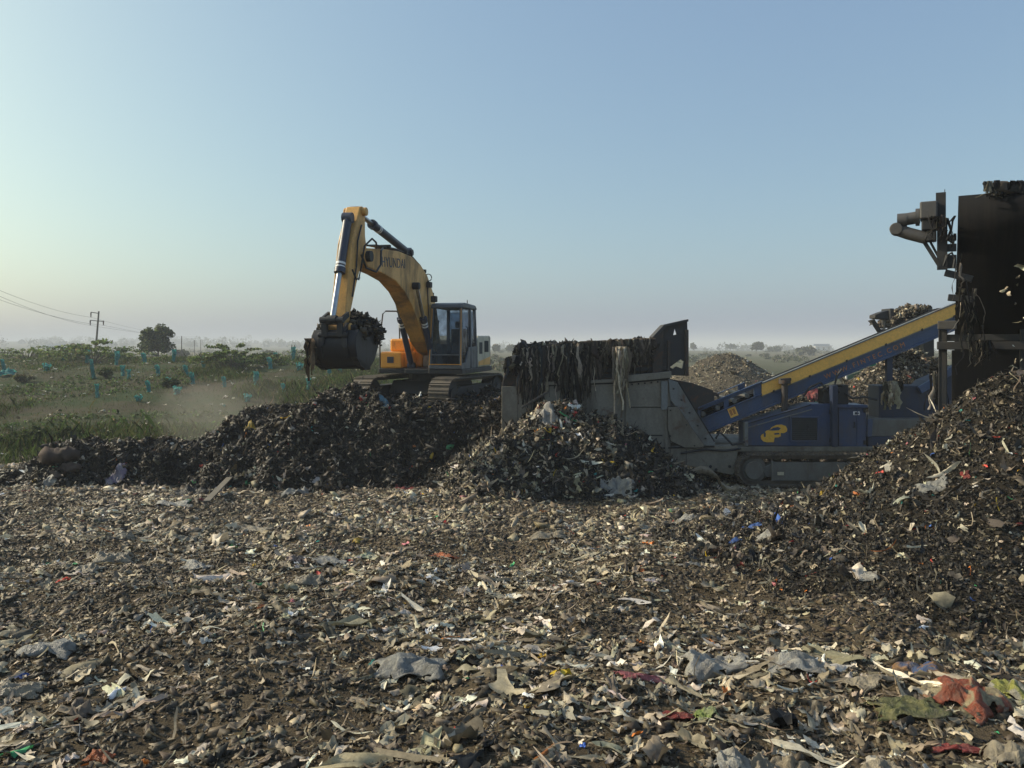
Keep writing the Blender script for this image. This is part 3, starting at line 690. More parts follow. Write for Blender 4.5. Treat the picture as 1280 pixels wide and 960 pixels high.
def track_loop(L, r, n):
    """points and tangents round an oblong chain path in x-z, centre at height r"""
    h = L/2-r; per = 4*h+2*math.pi*r; out = []
    for k in range(n):
        s = per*k/n
        if s < 2*h: p, t = (-h+s, 2*r), (1, 0)
        elif s < 2*h+math.pi*r:
            a = (s-2*h)/r; p, t = (h+r*math.sin(a), r+r*math.cos(a)), (math.cos(a), -math.sin(a))
        elif s < 4*h+math.pi*r: p, t = (h-(s-2*h-math.pi*r), 0), (-1, 0)
        else:
            a = (s-4*h-math.pi*r)/r; p, t = (-h-r*math.sin(a), r-r*math.cos(a)), (-math.cos(a), math.sin(a))
        out.append((p, t))
    return out, per/n
def make_track(parent, xf, L, r, y0, y1, n, mats, wheel_faces, sag=0.0):
    mb = MB(); loop, st = track_loop(L, r, n)
    for (px, pz), (tx, tz) in loop:
        if pz > 1.9*r: pz -= sag*math.sin(math.pi*min(1, max(0, (px+L/2)/L)))
        nx, nz = -tz, tx                       # outward
        m = Matrix(((tx, 0, nx, px), (0, 1, 0, 0), (tz, 0, nz, pz), (0, 0, 0, 1)))
        w = st*.47
        poly = [(-w, -.02), (w, -.02), (w, .008), (w*.75, .012), (w*.7, .045), (w*.5, .045), (w*.45, .012), (-w*.1, .012), (-w*.15, .035), (-w*.35, .035), (-w*.4, .012), (-w, .01)]
        mb.prism(poly, y0, y1, xf @ m)
        mb.box(-w*1.05, w*1.05, (y0+y1)/2-.11, (y0+y1)/2-.05, -.1, -.015, xf @ m); mb.box(-w*1.05, w*1.05, (y0+y1)/2+.05, (y0+y1)/2+.11, -.1, -.015, xf @ m)
    t = mb.build('track_chain', mats[0], parent)
    h = L/2-r
    f = MB()
    a0, a1 = -h+r*.8, h-r*.8
    f.prism([(a0, r*.55), (a1, r*.55), (a1+.1, r*1.1), (a1-.15, r*1.45), (a0+.15, r*1.45), (a0-.1, r*1.1)], y0+.08, y1-.08, xf)
    f.build('track_frame', mats[1], t, .012)
    for nm, cx in (('idler_wheel', h), ('sprocket', -h)):
        wmb = MB()
        wmb.tube([xf @ Vector((cx, y0+.1, r)), xf @ Vector((cx, y1-.1, r))], r*.86, 24)
        for yy in (y0+.07, y1-.07): wmb.tube([xf @ Vector((cx, yy-.03, r)), xf @ Vector((cx, yy+.03, r))], r*.42, 16)
        if nm == 'sprocket':
            for k in range(18):
                a_ = 2*math.pi*k/18
                wmb.box(-.035, .035, y0+.2, y1-.2, r*.82, r*.95, xf @ Matrix.Translation((cx, 0, r)) @ Matrix.Rotation(a_, 4, 'Y'))
        wmb.build(nm, mats[1], t)
    for k in range(6):
        cx = a0+(a1-a0)*(k+.5)/6
        MB().tube([xf @ Vector((cx, y0+.12, .17)), xf @ Vector((cx, y1-.12, .17))], .11, 14).build('roller', mats[1], t)
    return t
for side in (1, -1):
    tr = make_track(ex, UC, 4.3, .45, side*1.2-.3, side*1.2+.3, 46, (M['track'], M['steel']), None)
MB().prism([(-1.0, .42), (1.0, .42), (.7, .78), (-.7, .78)], -.95, .95, UC).tube([(0, 0, .7), (0, 0, 1.02)], .72, 28).build('car_body', M['steel'], ex, .02)

# deck and bodywork (x forward, y to the machine's own left, z up)
dk = MB(); dk.prism([(-2.45, -1.25), (-2.1, -1.3), (1.05, -1.3), (1.05, -.5), (1.3, -.42), (1.3, .3), (1.42, .32), (1.42, 1.3), (-2.1, 1.3), (-2.45, 1.25)], 1.0, 1.14, None, 'xy').build('turntable_deck', M['steel'], ex, .02)
cw = MB()
cw.prism([(-2.05, -1.29), (-2.4, -1.2), (-2.68, -.85), (-2.78, 0), (-2.68, .85), (-2.4, 1.2), (-2.05, 1.29)], 1.145, 2.12, None, 'xy').build('counterweight', M['grey'], ex, .07)
hd = MB()
hd.prism([(-2.04, 1.145), (-.42, 1.145), (-.42, 1.98), (-.6, 2.1), (-2.04, 2.12)], -.45, 1.285).build('engine_hood', M['cream'], ex, .04)
gl = MB()
for k in range(5): gl.box(-1.75+k*.11, -1.69+k*.11, 1.287, 1.3, 1.6, 1.95)
gl.box(-.95, -.6, 1.287, 1.297, 1.55, 1.9).each('louvre_panel', M['vent'], ex)
st = MB(); st.prism([(-2.0, 1.2), (-.5, 1.2), (-.5, 1.32), (-2.0, 1.45)], 1.286, 1.296).build('side_stripe', M['yellow'], ex)
tb = MB(); tb.box(-.35, 1.02, -1.27, -.62, 1.145, 1.62).build('fuel_tank', M['orange'], ex, .05)
tb = MB(); tb.box(-1.98, -.37, -1.26, -.46, 1.145, 2.02).build('pump_cover', M['orange'], ex, .06)
tb = MB(); tb.box(-.3, .55, -1.15, -.66, 1.625, 2.0).build('tool_box', M['orange'], ex, .06)
lp = MB(); lp.box(1.022, 1.04, -1.05, -.85, 1.3, 1.48).build('box_badge', M['letterdark'], ex, .01)
MB().tube([(-1.1, -.2, 2.1), (-1.1, -.2, 2.45), (-1.16, -.2, 2.58)], .055, 12).build('exhaust_pipe', M['steel'], ex)
rail = MB()
rail.tube([(1.0, -1.28, 1.1), (1.0, -1.28, 2.0), (.98, -1.2, 2.72), (.95, -1.12, 2.8), (.8, -.85, 2.8), (.75, -.78, 2.72), (.72, -.78, 2.0)], .022, 8)
rail.build('handrail', M['hose'], ex)

# cab
cab = MB()
yb, yt = (.32, 1.29), (.38, 1.24)
def post(a, b, w=.075): cab.bar(a, b, w, w)
post((1.40, .36, 1.15), (1.22, .40, 2.9)); post((1.40, 1.25, 1.15), (1.22, 1.21, 2.9))
post((.35, 1.26, 1.15), (.33, 1.22, 2.9), .09); post((-.36, 1.25, 1.15), (-.3, 1.2, 2.88), .09); post((-.36, .37, 1.15), (-.3, .4, 2.88), .09)
cab.bar((1.22, .38, 2.88), (1.22, 1.23, 2.88), .08, .08); cab.bar((1.41, .34, 1.2), (1.41, 1.28, 1.2), .07, .1)
cab.prism([(-.36, 1.14), (1.38, 1.14), (1.36, 1.3), (.95, 1.32), (.6, 1.75), (-.36, 1.78)], 1.225, 1.275)
cab.prism([(-.36, 1.14), (1.38, 1.14), (1.33, 1.6), (-.36, 1.7)], .335, .37)
cab.box(-.39, -.35, .36, 1.26, 1.14, 1.9)
cab.build('cab', M['grey'], ex, .015)
C_ = [o for o in ex.children if o.name.startswith('cab')][0]
MB().prism([(1.3, 2.86), (1.24, 2.97), (.9, 3.02), (-.2, 3.0), (-.38, 2.93), (-.38, 2.86)], .34, 1.27).build('roof', M['grey'], C_, .04)
MB().prism([(1.385, 1.55), (1.235, 2.86), (1.22, 2.86), (1.37, 1.55)], .4, 1.21).build('windscreen', M['glass'], C_)
MB().prism([(1.415, 1.26), (1.39, 1.53), (1.375, 1.53), (1.4, 1.26)], .4, 1.21).build('lower_windscreen', M['glass'], C_)
MB().bar((1.385, .38, 1.54), (1.385, 1.23, 1.54), .035, .03).build('screen_bar', M['grey'], C_)
MB().prism([(.38, 1.78), (.93, 1.45), (1.3, 1.42), (1.19, 2.84), (.4, 2.84)], 1.235, 1.247).build('door_window', M['glass'], C_)
MB().prism([(-.3, 1.85), (.28, 1.85), (.28, 2.82), (-.26, 2.82)], 1.232, 1.242).build('side_window', M['glass'], C_)
MB().box(-.372, -.36, .43, 1.18, 1.95, 2.8).build('rear_window', M['glass'], C_)
s_ = MB(); s_.box(-.05, .48, .55, 1.05, 1.5, 1.64).box(-.12, .02, .56, 1.04, 1.62, 2.3).box(-.1, 0, .68, .92, 2.32, 2.52).box(.05, .4, .62, .98, 1.14, 1.5)
s_.build('seat', M['seat'], C_, .04)
MB().box(.6, 1.0, .42, .62, 1.14, 1.85).bar((.8, .8, 1.4), (.7, .8, 2.0), .05, .05).build('control_console', M['seat'], C_, .02)
MB().bar((1.424, .36, 1.22), (1.424, .36, 1.3), .01, .01).bar((1.43, .345, 1.25), (1.25, .385, 2.84), .03, .02).bar((1.43, 1.265, 1.25), (1.25, 1.225, 2.84), .03, .02).bar((1.425, .36, 1.275), (1.425, 1.26, 1.275), .03, .02).build('screen_trim', M['orange'], C_)
MB().tube([(1.0, 1.285, 1.6), (1.0, 1.34, 1.65), (.98, 1.34, 2.3), (.98, 1.285, 2.35)], .014, 8).build('door_handle', M['hose'], C_)
MB().box(1.12, 1.3, .34, .5, 3.03, 3.2).build('work_lamp', M['steel'], C_, .02)
MB().tube([(.5, 1.2, 3.0), (.5, 1.2, 3.12)], .012, 6).build('aerial', M['hose'], C_)
mr = MB(); mr.tube([(1.0, -.1, 1.8), (1.0, .22, 2.0), (1.25, .24, 3.3), (1.25, .26, 3.62)], .016, 6)
ring = [(1.25, .26+.1*math.sin(t), 3.72-.1*math.cos(t)) for t in np.linspace(0, 2*math.pi, 18)]
mr.tube(ring, .014, 6, cap=False).build('mirror_frame', M['hose'], ex)

# boom, arm, bucket
up = [(.0, 1.6), (-.02, 1.95), (.3, 2.85), (.75, 3.45), (1.25, 3.85), (1.9, 4.12), (2.6, 4.25), (3.6, 4.28), (4.8, 4.2), (5.75, 4.1), (5.98, 3.98)]
lo = [(5.98, 3.8), (5.75, 3.66), (4.7, 3.58), (3.9, 3.48), (3.2, 3.25), (2.6, 2.9), (2.0, 2.4), (1.4, 1.9), (.8, 1.6), (.3, 1.5)]
boom = MB().prism(up+lo, -.23, .23).build('boom', M['boom'], ex, .02)
shade_line = MB()
for y_ in (.233, -.233):
    for k in (1.25, 4.95): pass
MB().box(-.12, .12, -.36, .36, -.1, .1, Matrix.Translation((.2, 0, 1.75))).tube([(.2, -.42, 1.75), (.2, .42, 1.75)], .1, 16).tube([(2.55, -.4, 3.45), (2.55, .4, 3.45)], .1, 16).tube([(5.82, -.34, 3.9), (5.82, .34, 3.9)], .13, 16).tube([(2.35, -.16, 4.4), (2.35, .16, 4.4)], .09, 14).build('boom_pin', M['steel'], boom)
M4 = Matrix.Translation((4.05, .236, 3.92)) @ Matrix.Rotation(R(4), 4, 'Y') @ Matrix(((-1, 0, 0, 0), (0, 0, 1, 0), (0, 1, 0, 0), (0, 0, 0, 1)))
text('lettering', 'HYUNDAI', .36, M['letterdark'], boom, M4, .003, 1.1)
hs = MB()
for k, dy in enumerate((-.12, -.05, .03, .11)):
    hs.tube([(.1, dy, 2.1), (.05, dy, 2.5), (.45, dy, 3.2), (.95, dy, 3.75), (1.7, dy, 4.15), (2.4, dy, 4.33), (3.6, dy, 4.35), (4.9, dy, 4.28), (5.5, dy, 4.2)], .022, 8)
hs.tube([(4.9, .26, 4.2), (5.2, .33, 4.1), (5.3, .36, 3.75), (5.6, .36, 3.55), (6.05, .3, 3.6), (6.2, .24, 3.9)], .025, 8)
hs.tube([(5.3, .26, 4.15), (5.6, .36, 4.25), (5.9, .38, 4.3), (6.15, .3, 4.1), (6.25, .26, 3.6), (6.35, .24, 3.3)], .022, 8)
hs.tube([(6.3, .24, 3.35), (6.5, .25, 3.3), (6.7, .24, 3.5)], .02, 8)
hs.build('hydraulic_hose', M['hose'], boom, smooth=True)
clm = MB()
for (x_, z_) in ((.55, 3.35), (1.3, 3.98), (2.9, 4.33), (4.2, 4.33)): clm.box(x_-.05, x_+.05, -.2, .2, z_-.05, z_+.05)
clm.each('hose_clamp', M['steel'], boom, .01)
MB().box(1.2, 1.4, .24, .36, 3.5, 3.66).tube([(1.3, .24, 3.58), (1.3, .3, 3.58)], .03).build('boom_lamp', M['steel'], boom, .02)

def cyl(name, a, b, y, rb, rr, frac):
    a, b = Vector((a[0], y, a[1])), Vector((b[0], y, b[1])); m_ = a.lerp(b, frac)
    c = MB().tube([a, m_], rb, 16).tube([m_-(b-a).normalized()*.12, m_], rb*1.22, 16).tube([a-Vector((0, rb*1.1, 0)), a+Vector((0, rb*1.1, 0))], rb*1.2, 14).build(name, M['barrel'], ex, smooth=True)
    MB().tube([m_, b], rr, 14).build('rod', M['chrome'], c, smooth=True)
    MB().tube([b-Vector((0, rb, 0)), b+Vector((0, rb, 0))], rb*1.05, 14).build('rod_eye', M['steel'], c, smooth=True)
    d_ = (b-a).normalized(); q = a.lerp(m_, .82)
    MB().tube([q, q+d_*.05], rb*1.06, 16).tube([q+d_*.09, q+d_*.14], rb*1.06, 16).build('barrel_band', M['white'], c)
cyl('boom_cylinder', (1.0, 1.2), (2.55, 3.45), .33, .085, .05, .62)
cyl('boom_cylinder', (1.0, 1.2), (2.55, 3.45), -.33, .085, .05, .62)
cyl('arm_cylinder', (2.35, 4.42), (5.95, 4.95), 0, .1, .055, .72)

arm = [(5.78, 4.86), (5.92, 5.06), (6.08, 5.02), (6.3, 4.6), (6.55, 4.1), (6.72, 3.4), (6.86, 2.75), (6.98, 2.18), (6.92, 2.08), (6.76, 2.1), (6.6, 2.6), (6.3, 3.2), (5.98, 3.75), (5.72, 3.95), (5.7, 4.15), (5.78, 4.4)]
armo = MB().prism(arm, -.17, .17).build('arm', M['boom'], ex, .02)
MB().tube([(5.93, -.27, 4.93), (5.93, .27, 4.93)], .1, 16).tube([(6.88, -.3, 2.2), (6.88, .3, 2.2)], .1, 16).each('arm_pin', M['boom'], armo, .02)
MB().tube([(6.05, .19, 4.6), (6.3, .2, 4.2), (6.38, .2, 3.6), (6.6, .2, 2.9)], .018, 8).build('arm_hose', M['hose'], armo)
cyl('bucket_cylinder', (6.38, 4.72), (7.2, 2.36), 0, .1, .06, .55)
lk = MB()
for y_ in (-.22, .22):
    lk.bar((6.88, y_, 2.5), (7.22, y_, 2.36), .05, .12); lk.bar((7.22, y_*.8, 2.36), (7.2, y_*.8, 2.0), .05, .12)
lk.tube([(7.22, -.26, 2.36), (7.22, .26, 2.36)], .07, 12).build('bucket_link', M['steel'], ex)

# bucket: curled shell, mouth upward and towards the machine
BW = .53
prof = [(7.02, 2.15), (7.16, 2.0), (7.2, 1.75), (7.1, 1.5), (6.9, 1.3), (6.6, 1.2), (6.3, 1.22), (6.0, 1.4), (5.78, 1.7), (5.62, 2.12)]
bk = MB()
n_ = len(prof)
cxz = Vector((6.45, 0, 1.9))
inner = [(p[0]+(cxz.x-p[0])*.06, p[1]+(cxz.z-p[1])*.06) for p in prof]
bk.prism(prof+inner[::-1], -BW, BW)
for y_ in (-BW, BW-.04):
    bk.prism(prof+[(6.1, 2.06), (6.6, 2.02)], y_-.001, y_+.041)
bk.box(5.6, 5.72, -BW-.02, BW+.02, 2.0, 2.12)
bko = bk.build('bucket', M['bucket'], ex, .02, smooth=True)
MB().prism([(6.78, 2.32), (6.98, 2.32), (7.22, 2.12), (7.24, 1.75), (7.02, 1.9), (6.85, 2.05)], -.27, -.2).prism([(6.78, 2.32), (6.98, 2.32), (7.22, 2.12), (7.24, 1.75), (7.02, 1.9), (6.85, 2.05)], .2, .27).tube([(6.88, -.42, 2.2), (6.88, .42, 2.2)], .075, 14).tube([(7.18, -.34, 2.02), (7.18, .34, 2.02)], .07, 14).build('bucket_bracket', M['bucket'], bko, .012)
for k in range(5):
    y_ = -BW+.1+k*(2*BW-.2)/4
    MB().prism([(5.72, 2.02), (5.66, 2.02), (5.56, 2.34), (5.6, 2.36), (5.74, 2.14)], y_-.05, y_+.05).build('tooth', M['bucket'], bko, .01)
rb = MB()
for y_ in (-.3, .3): rb.prism([(7.17, 1.95), (7.22, 1.95), (7.25, 1.72), (7.13, 1.46), (7.08, 1.49), (7.19, 1.74)], y_-.05, y_+.05)
rb.prism([(7.2, 1.5), (7.06, 1.4), (6.6, 1.17), (6.3, 1.18), (6.28, 1.215), (6.6, 1.2), (6.92, 1.3), (7.12, 1.5)], -BW-.015, -BW+.12)
rb.prism([(7.2, 1.5), (7.06, 1.4), (6.6, 1.17), (6.3, 1.18), (6.28, 1.215), (6.6, 1.2), (6.92, 1.3), (7.12, 1.5)], BW-.12, BW+.015)
rb.each('wear_strip', M['bucket'], bko, .008)
EXM = Matrix.Translation(EXC) @ Matrix.Rotation(ex.rotation_euler.z, 4, 'Z')

# boom, arm and bucket pulled in a little towards the machine
RS = Matrix.Translation((.2, 0, 1.75)) @ Matrix.Diagonal((.972, 1, .965, 1)) @ Matrix.Translation((-.2, 0, -1.75))
for o in ex.children_recursive:
    top = o
    while top.parent is not ex: top = top.parent
    if top.name.split('.')[0] == 'bucket': o.data.transform(Matrix.Translation((6.88, 0, 2.2)) @ Matrix.Diagonal((.92, .96, .92, 1)) @ Matrix.Translation((-6.88, 0, -2.2)))
    if top.name.split('.')[0] in ('boom', 'arm', 'bucket', 'arm_cylinder', 'bucket_cylinder', 'boom_cylinder', 'bucket_link'): o.data.transform(RS)
EXM = EXM @ RS
# ------------------------------------------------------------------ tracked screening machine (side on)
SO = Vector((5.5, 19.5, 0.0))
scn = empty('screening_machine', SO)
tag(scn, 'blue and grey tracked screening machine with a long inclined yellow guarded conveyor', 'screening plant')
def q(px, py, Y=18.3):
    p = at(px, py, Y); return (p.x-SO.x, p.z-SO.z)
def qp(pts, Y=18.3): return [q(a_, b_, Y) for a_, b_ in pts]
def ly(Y): return Y-SO.y
Yn, Yf = 18.3, 21.0
# hopper shell: near and far walls, ends
hp = MB()
wall = qp([(627, 483), (664, 483), (664, 478), (838, 472), (838, 560), (815, 560), (780, 606), (640, 612), (627, 600)])
hp.prism(wall, ly(Yn), ly(Yn+.08)); hp.prism(wall, ly(Yf-.08), ly(Yf))
x0 = q(627, 483)[0]; x1 = q(838, 472)[0]
hp.box(x0, x0+.08, ly(Yn+.08), ly(Yf-.08), -.1, q(627, 483)[1]); hp.box(x1-.08, x1, ly(Yn+.08), ly(Yf-.08), 1.0, q(838, 474)[1])
hp.box(x0+.1, x1-.1, ly(Yn+.1), ly(Yf-.1), .3, 1.3)
hop = hp.build('hopper', M['hopper'], scn, .012)
rim = MB()
for px in (665, 735, 784, 833): 
    a_ = q(px, 480); rim.box(a_[0]-.035, a_[0]+.035, ly(Yn-.035), ly(Yn-.002), .5, a_[1])
rim.prism(qp([(784, 469), (838, 464), (838, 472), (784, 477)]), ly(Yn-.12), ly(Yn-.003))
rim.prism(qp([(664, 478), (784, 473.5), (784, 477), (664, 482)]), ly(Yn-.06), ly(Yn-.003))
rim.prism(qp([(785, 507), (826, 507), (826, 508.6), (785, 508.6)]), ly(Yn-.02), ly(Yn-.003)); rim.prism(qp([(800, 541), (828, 541), (828, 543.5), (800, 543.5)]), ly(Yn-.02), ly(Yn-.003))
rim.each('hopper_rib', M['hopper'], hop, .006)
MB().prism(qp([(826, 476), (834, 476), (834, 512), (826, 512)]), ly(Yn-.06), ly(Yn-.037)).build('hinge_post', M['hopperblue'], hop, .006)
# sloping brace and inspection plate, lower chassis
MB().prism(qp([(835, 474), (848, 478), (893, 552), (893, 557), (880, 557), (838, 500)]), ly(Yn-.05), ly(Yn+.1)).prism(qp([(835, 474), (848, 478), (893, 552), (893, 557), (880, 557), (838, 500)]), ly(Yf-.1), ly(Yf)).each('sloping_brace', M['hopperblue'], scn, .012)
MB().prism(qp([(834, 509), (846, 508), (864, 535), (879, 556), (878, 559), (855, 559), (838, 551), (834, 535)]), ly(Yn-.085), ly(Yn-.055)).build('inspection_plate', M['hopper'], scn, .008)
ch = MB()
ch.prism(qp([(812, 560), (922, 557), (922, 590), (915, 594), (838, 577), (812, 590)]), ly(Yn), ly(Yn+.3))
ch.prism(qp([(812, 560), (922, 557), (922, 590), (915, 594), (838, 577), (812, 590)]), ly(Yf-.3), ly(Yf))
ch.box(q(640, 0)[0], q(1180, 0)[0], ly(18.75), ly(20.6), .62, .95)
ch.prism(qp([(880, 559), (1190, 559), (1190, 565), (880, 565)]), ly(18.35), ly(20.9))
ch.build('chassis', M['hopper'], scn, .012)
hb = MB()
for a_, b_ in ((888, 583), (912, 583), (895, 587)):
    p_ = q(a_, b_); hb.tube([(p_[0], ly(Yn-.02), p_[1]), (p_[0], ly(Yn+.01), p_[1])], .035, 10)
hb.each('chassis_pin', M['steel'], scn)
M['shade_line'] = plain('painted gap shade', (.012, .012, .013), .8)  # dark strips paint in the shade of gaps and panel edges
sm_ = []
def shade_line(px0, py0, px1, py1, wpx=1.0, Y=Yn-.004, par=None):
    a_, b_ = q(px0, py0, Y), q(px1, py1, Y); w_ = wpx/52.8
    MB().bar((a_[0], ly(Y), a_[1]), (b_[0], ly(Y), b_[1]), .006, w_).build('gap_shade_strip', M['shade_line'], par or hop)
shade_line(735, 478, 735, 560, 1.4); shade_line(784, 478, 784, 560, 1.2); shade_line(647, 484, 647, 560, 1.0); shade_line(665, 482, 665, 530, 1.6); shade_line(834, 508, 833, 559, 2.0)
shade_line(785, 478.3, 836, 473.6, 1.8); shade_line(664, 483, 784, 478.4, 1.6); shade_line(786, 508.8, 826, 508.8, 1.6); shade_line(800, 544, 828, 544, 1.8)
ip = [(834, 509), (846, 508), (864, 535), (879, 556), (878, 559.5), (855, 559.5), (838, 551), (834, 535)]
for p0_, p1_ in zip(ip, ip[1:]+ip[:1]): shade_line(*p0_, *p1_, 1.7, Yn-.054, scn)
shade_line(848, 478, 893, 552, 1.5, Yn-.052, scn); shade_line(838, 560, 838, 577, 1.0, Yn-.004, scn); shade_line(815, 560.5, 893, 558.5, 1.6, Yn-.004, scn); shade_line(858, 561, 858, 582, .8, Yn-.004, scn)
# upper grid on the hopper
gd = MB()
gp0 = q(662, 440, 18.6); 
for k in range(6):
    t = k/5; pa = q(664, 445+t*27, 18.5); pb = q(835, 428+t*40, 18.5)
    gd.bar((pa[0], ly(18.5), pa[1]), (pb[0], ly(18.5), pb[1]), .06, .09)
for k in range(9):
    px = 664+k*21; pa = q(px, 443-k*1.9, 18.5); pb = q(px, 479, 18.5)
    gd.bar((pa[0], ly(18.52), pa[1]), (pb[0], ly(18.52), pb[1]), .05, .05)
for k in range(14):
    px = 664+k*13; pa = q(px, 441-k*1.15, 18.5)
    gd.bar((pa[0], ly(18.5), pa[1]), (pa[0], ly(20.8), pa[1]-.1), .035, .09)
pa, pb = q(664, 441, 18.5), q(835, 426, 18.5)
gd.bar((pa[0], ly(20.8), pa[1]-.1), (pb[0], ly(20.8), pb[1]-.1), .07, .1)
grd = gd.build('tipping_grid', M['grid'], scn, .005)
MB().prism(qp([(664, 452), (835, 440), (835, 470), (664, 478)], 18.6), ly(18.62), ly(18.66)).build('grid_back_plate', M['rusty'], grd)
MB().prism(qp([(686, 430), (694, 429), (694, 442), (686, 442)], 18.5), ly(18.4), ly(18.6)).build('grid_lug', M['grid'], grd, .01)
# headboard with the cut-outs at the right end
hbp = MB()
def poly_hole(outer, hole, y0, y1):
    bm = bmesh.new()
    vs = [bm.verts.new((p[0], 0, p[1])) for p in outer]; es = [bm.edges.new((vs[i], vs[(i+1) % len(vs)])) for i in range(len(vs))]
    for h_ in hole:
        hv = [bm.verts.new((p[0], 0, p[1])) for p in h_]; es += [bm.edges.new((hv[i], hv[(i+1) % len(hv)])) for i in range(len(hv))]
    r = bmesh.ops.triangle_fill(bm, use_beauty=True, edges=es)
    ex_ = bmesh.ops.extrude_face_region(bm, geom=[f for f in bm.faces])
    bmesh.ops.translate(bm, vec=(0, y1-y0, 0), verts=[v for v in ex_['geom'] if isinstance(v, bmesh.types.BMVert)])
    bm.verts.index_update()
    V = [(v.co.x, v.co.y+y0, v.co.z) for v in bm.verts]; Fc = [tuple(v.index for v in f.verts) for f in bm.faces]
    bm.free(); return V, Fc
outer = qp([(816, 468), (815, 421), (829, 406), (859, 400), (861, 470)], 18.5)
V_, F_ = poly_hole(outer, [qp([(841.5, 419), (843.5, 410), (846, 418)], 18.5), qp([(837, 459), (851, 449), (855, 452), (853, 461), (845, 458), (841, 461)], 18.5)], ly(18.5), ly(18.56))
hbp.add(V_, F_)
hbo = hbp.build('headboard', M['grid'], scn)
MB().prism(qp([(815, 421), (829, 406), (859.5, 399), (859.5, 402), (831, 409), (817, 424)], 18.5), ly(18.4), ly(18.9)).build('headboard_lip', M['grid'], hbo, .008)
MB().prism(qp([(816, 424), (829, 409), (829.5, 440), (827, 470), (816, 470)], 18.4), ly(18.42), ly(18.49)).build('headboard_cheek', M['rusty'], hbo, .008)
MB().box(q(858, 0)[0], q(861.5, 0)[0], ly(18.35), ly(18.49), q(0, 470)[1], q(0, 412)[1]).box(q(836, 0)[0], q(839, 0)[0], ly(18.4), ly(18.49), q(0, 470)[1], q(0, 425)[1]).each('headboard_post', M['rusty'], hbo, .008)
# left end cheek
MB().prism(qp([(628, 482), (634, 452), (652, 449), (664, 452), (664, 482)], 18.5), ly(18.42), ly(18.5)).prism(qp([(628, 482), (634, 452), (652, 449), (664, 452), (664, 482)], 18.5), ly(20.7), ly(20.78)).prism(qp([(627, 483), (634, 451), (637, 451), (631, 483)], 18.5), ly(18.36), ly(20.8)).each('end_cheek', M['rusty'], hop, .012)
# discharge wing between hopper and conveyor
MB().prism(qp([(838, 474), (862, 478), (888, 487), (890, 500), (872, 512), (860, 510)], 19), ly(18.75), ly(18.82)).prism(qp([(838, 474), (862, 478), (888, 487), (890, 500), (872, 512), (860, 510)], 20), ly(20.4), ly(20.47)).prism(qp([(838, 476), (890, 490), (890, 494), (838, 482)], 19.5), ly(18.82), ly(20.4)).each('discharge_wing', M['rusty'], scn, .01)

# feed conveyor
Yc, Yc2 = 18.75, 20.15
def cpt(t, off, Y=Yc):
    """t along the conveyor in photo x, off = metres above the bottom flange"""
    base = q(t, 543-(t-879)*.414, Y); return (base[0], base[1]+off)
cv = MB()
lower = [cpt(868, .03), cpt(1205, 0), cpt(1205, .5), cpt(950, .52), cpt(866, .53)]
def strip(t0, t1, o0, o1, y0, y1, mb): mb.prism([cpt(t0, o0), cpt(t1, o0), cpt(t1, o1), cpt(t0, o1)], ly(y0), ly(y1))
for ya, yb_ in ((Yc, Yc+.06), (Yc2-.06, Yc2)):
    strip(872, 952, 0, .4, ya, yb_, cv); strip(952, 1205, 0, .33, ya, yb_, cv)
    strip(872, 952, .6, .69 if ya < 19 else .62, ya, yb_, cv); strip(868, 876, .4, .6, ya, yb_, cv); strip(905, 911, .4, .6, ya, yb_, cv); strip(943, 952, .4, .6, ya, yb_, cv)
strip(868, 1205, .0, .05, Yc-.07, Yc-.001, cv); strip(872, 952, .38, .41, Yc-.05, Yc-.001, cv); strip(872, 952, .67, .71, Yc-.05, Yc-.001, cv)
for t in range(880, 1200, 40): strip(t, t+4, .1, .2, Yc+.06, Yc2-.06, cv)
conv = cv.build('feed_conveyor', M['blueconv'], scn, .008)
gu = MB()
for ya, yb_ in ((Yc-.02, Yc+.03), (Yc2-.03, Yc2+.02)): strip(952, 1207, .345, .635 if ya < 19 else .42, ya, yb_, gu)
gu.each('yellow_guard', M['guard'], conv, .006)
MB_ = MB(); strip(952, 1207, .637, .67, Yc-.04, Yc+.05, MB_); strip(952, 1207, .325, .345, Yc-.05, Yc-.021, MB_); MB_.each('guard_edging', M['hopperblue'], conv)
bt = MB()
for t in (965, 1010, 1056, 1105, 1150, 1190): strip(t, t+2.2, .32, .38, Yc-.06, Yc-.052, bt)
bt.each('guard_bolt', M['steel'], conv)
bl = MB(); strip(874, 1208, .46, .48, Yc+.08, Yc2-.08, bl); strip(874, 1208, .06, .08, Yc+.08, Yc2-.08, bl)
bl.each('conveyor_belt', M['rubber'], conv)
for t in (879, 897, 918, 934):
    p_ = cpt(t, .5); MB().tube([(p_[0], ly(Yc-.02), p_[1]), (p_[0], ly(Yc2), p_[1])], .055, 14).build('roller', M['trackgrey'], conv)
for t, y_ in ((878, .27), (1204, .27)):
    p_ = cpt(t, y_); MB().tube([(p_[0], ly(Yc+.07), p_[1]), (p_[0], ly(Yc2-.07), p_[1])], .18, 20).build('belt_drum', M['steel'], conv)
ang = math.atan(.414)
def face_m(px, py, Y, rot=0.0):
    p_ = q(px, py, Y)
    return Matrix.Translation((p_[0], ly(Y), p_[1])) @ Matrix.Rotation(-rot, 4, 'Y') @ Matrix(((1, 0, 0, 0), (0, 0, 1, 0), (0, 1, 0, 0), (0, 0, 0, 1)))
text('lettering', 'WWW.FINTEC.COM', .165, M['letter'], conv, face_m(1081, 451, Yc-.006, ang), .003, 1.55)
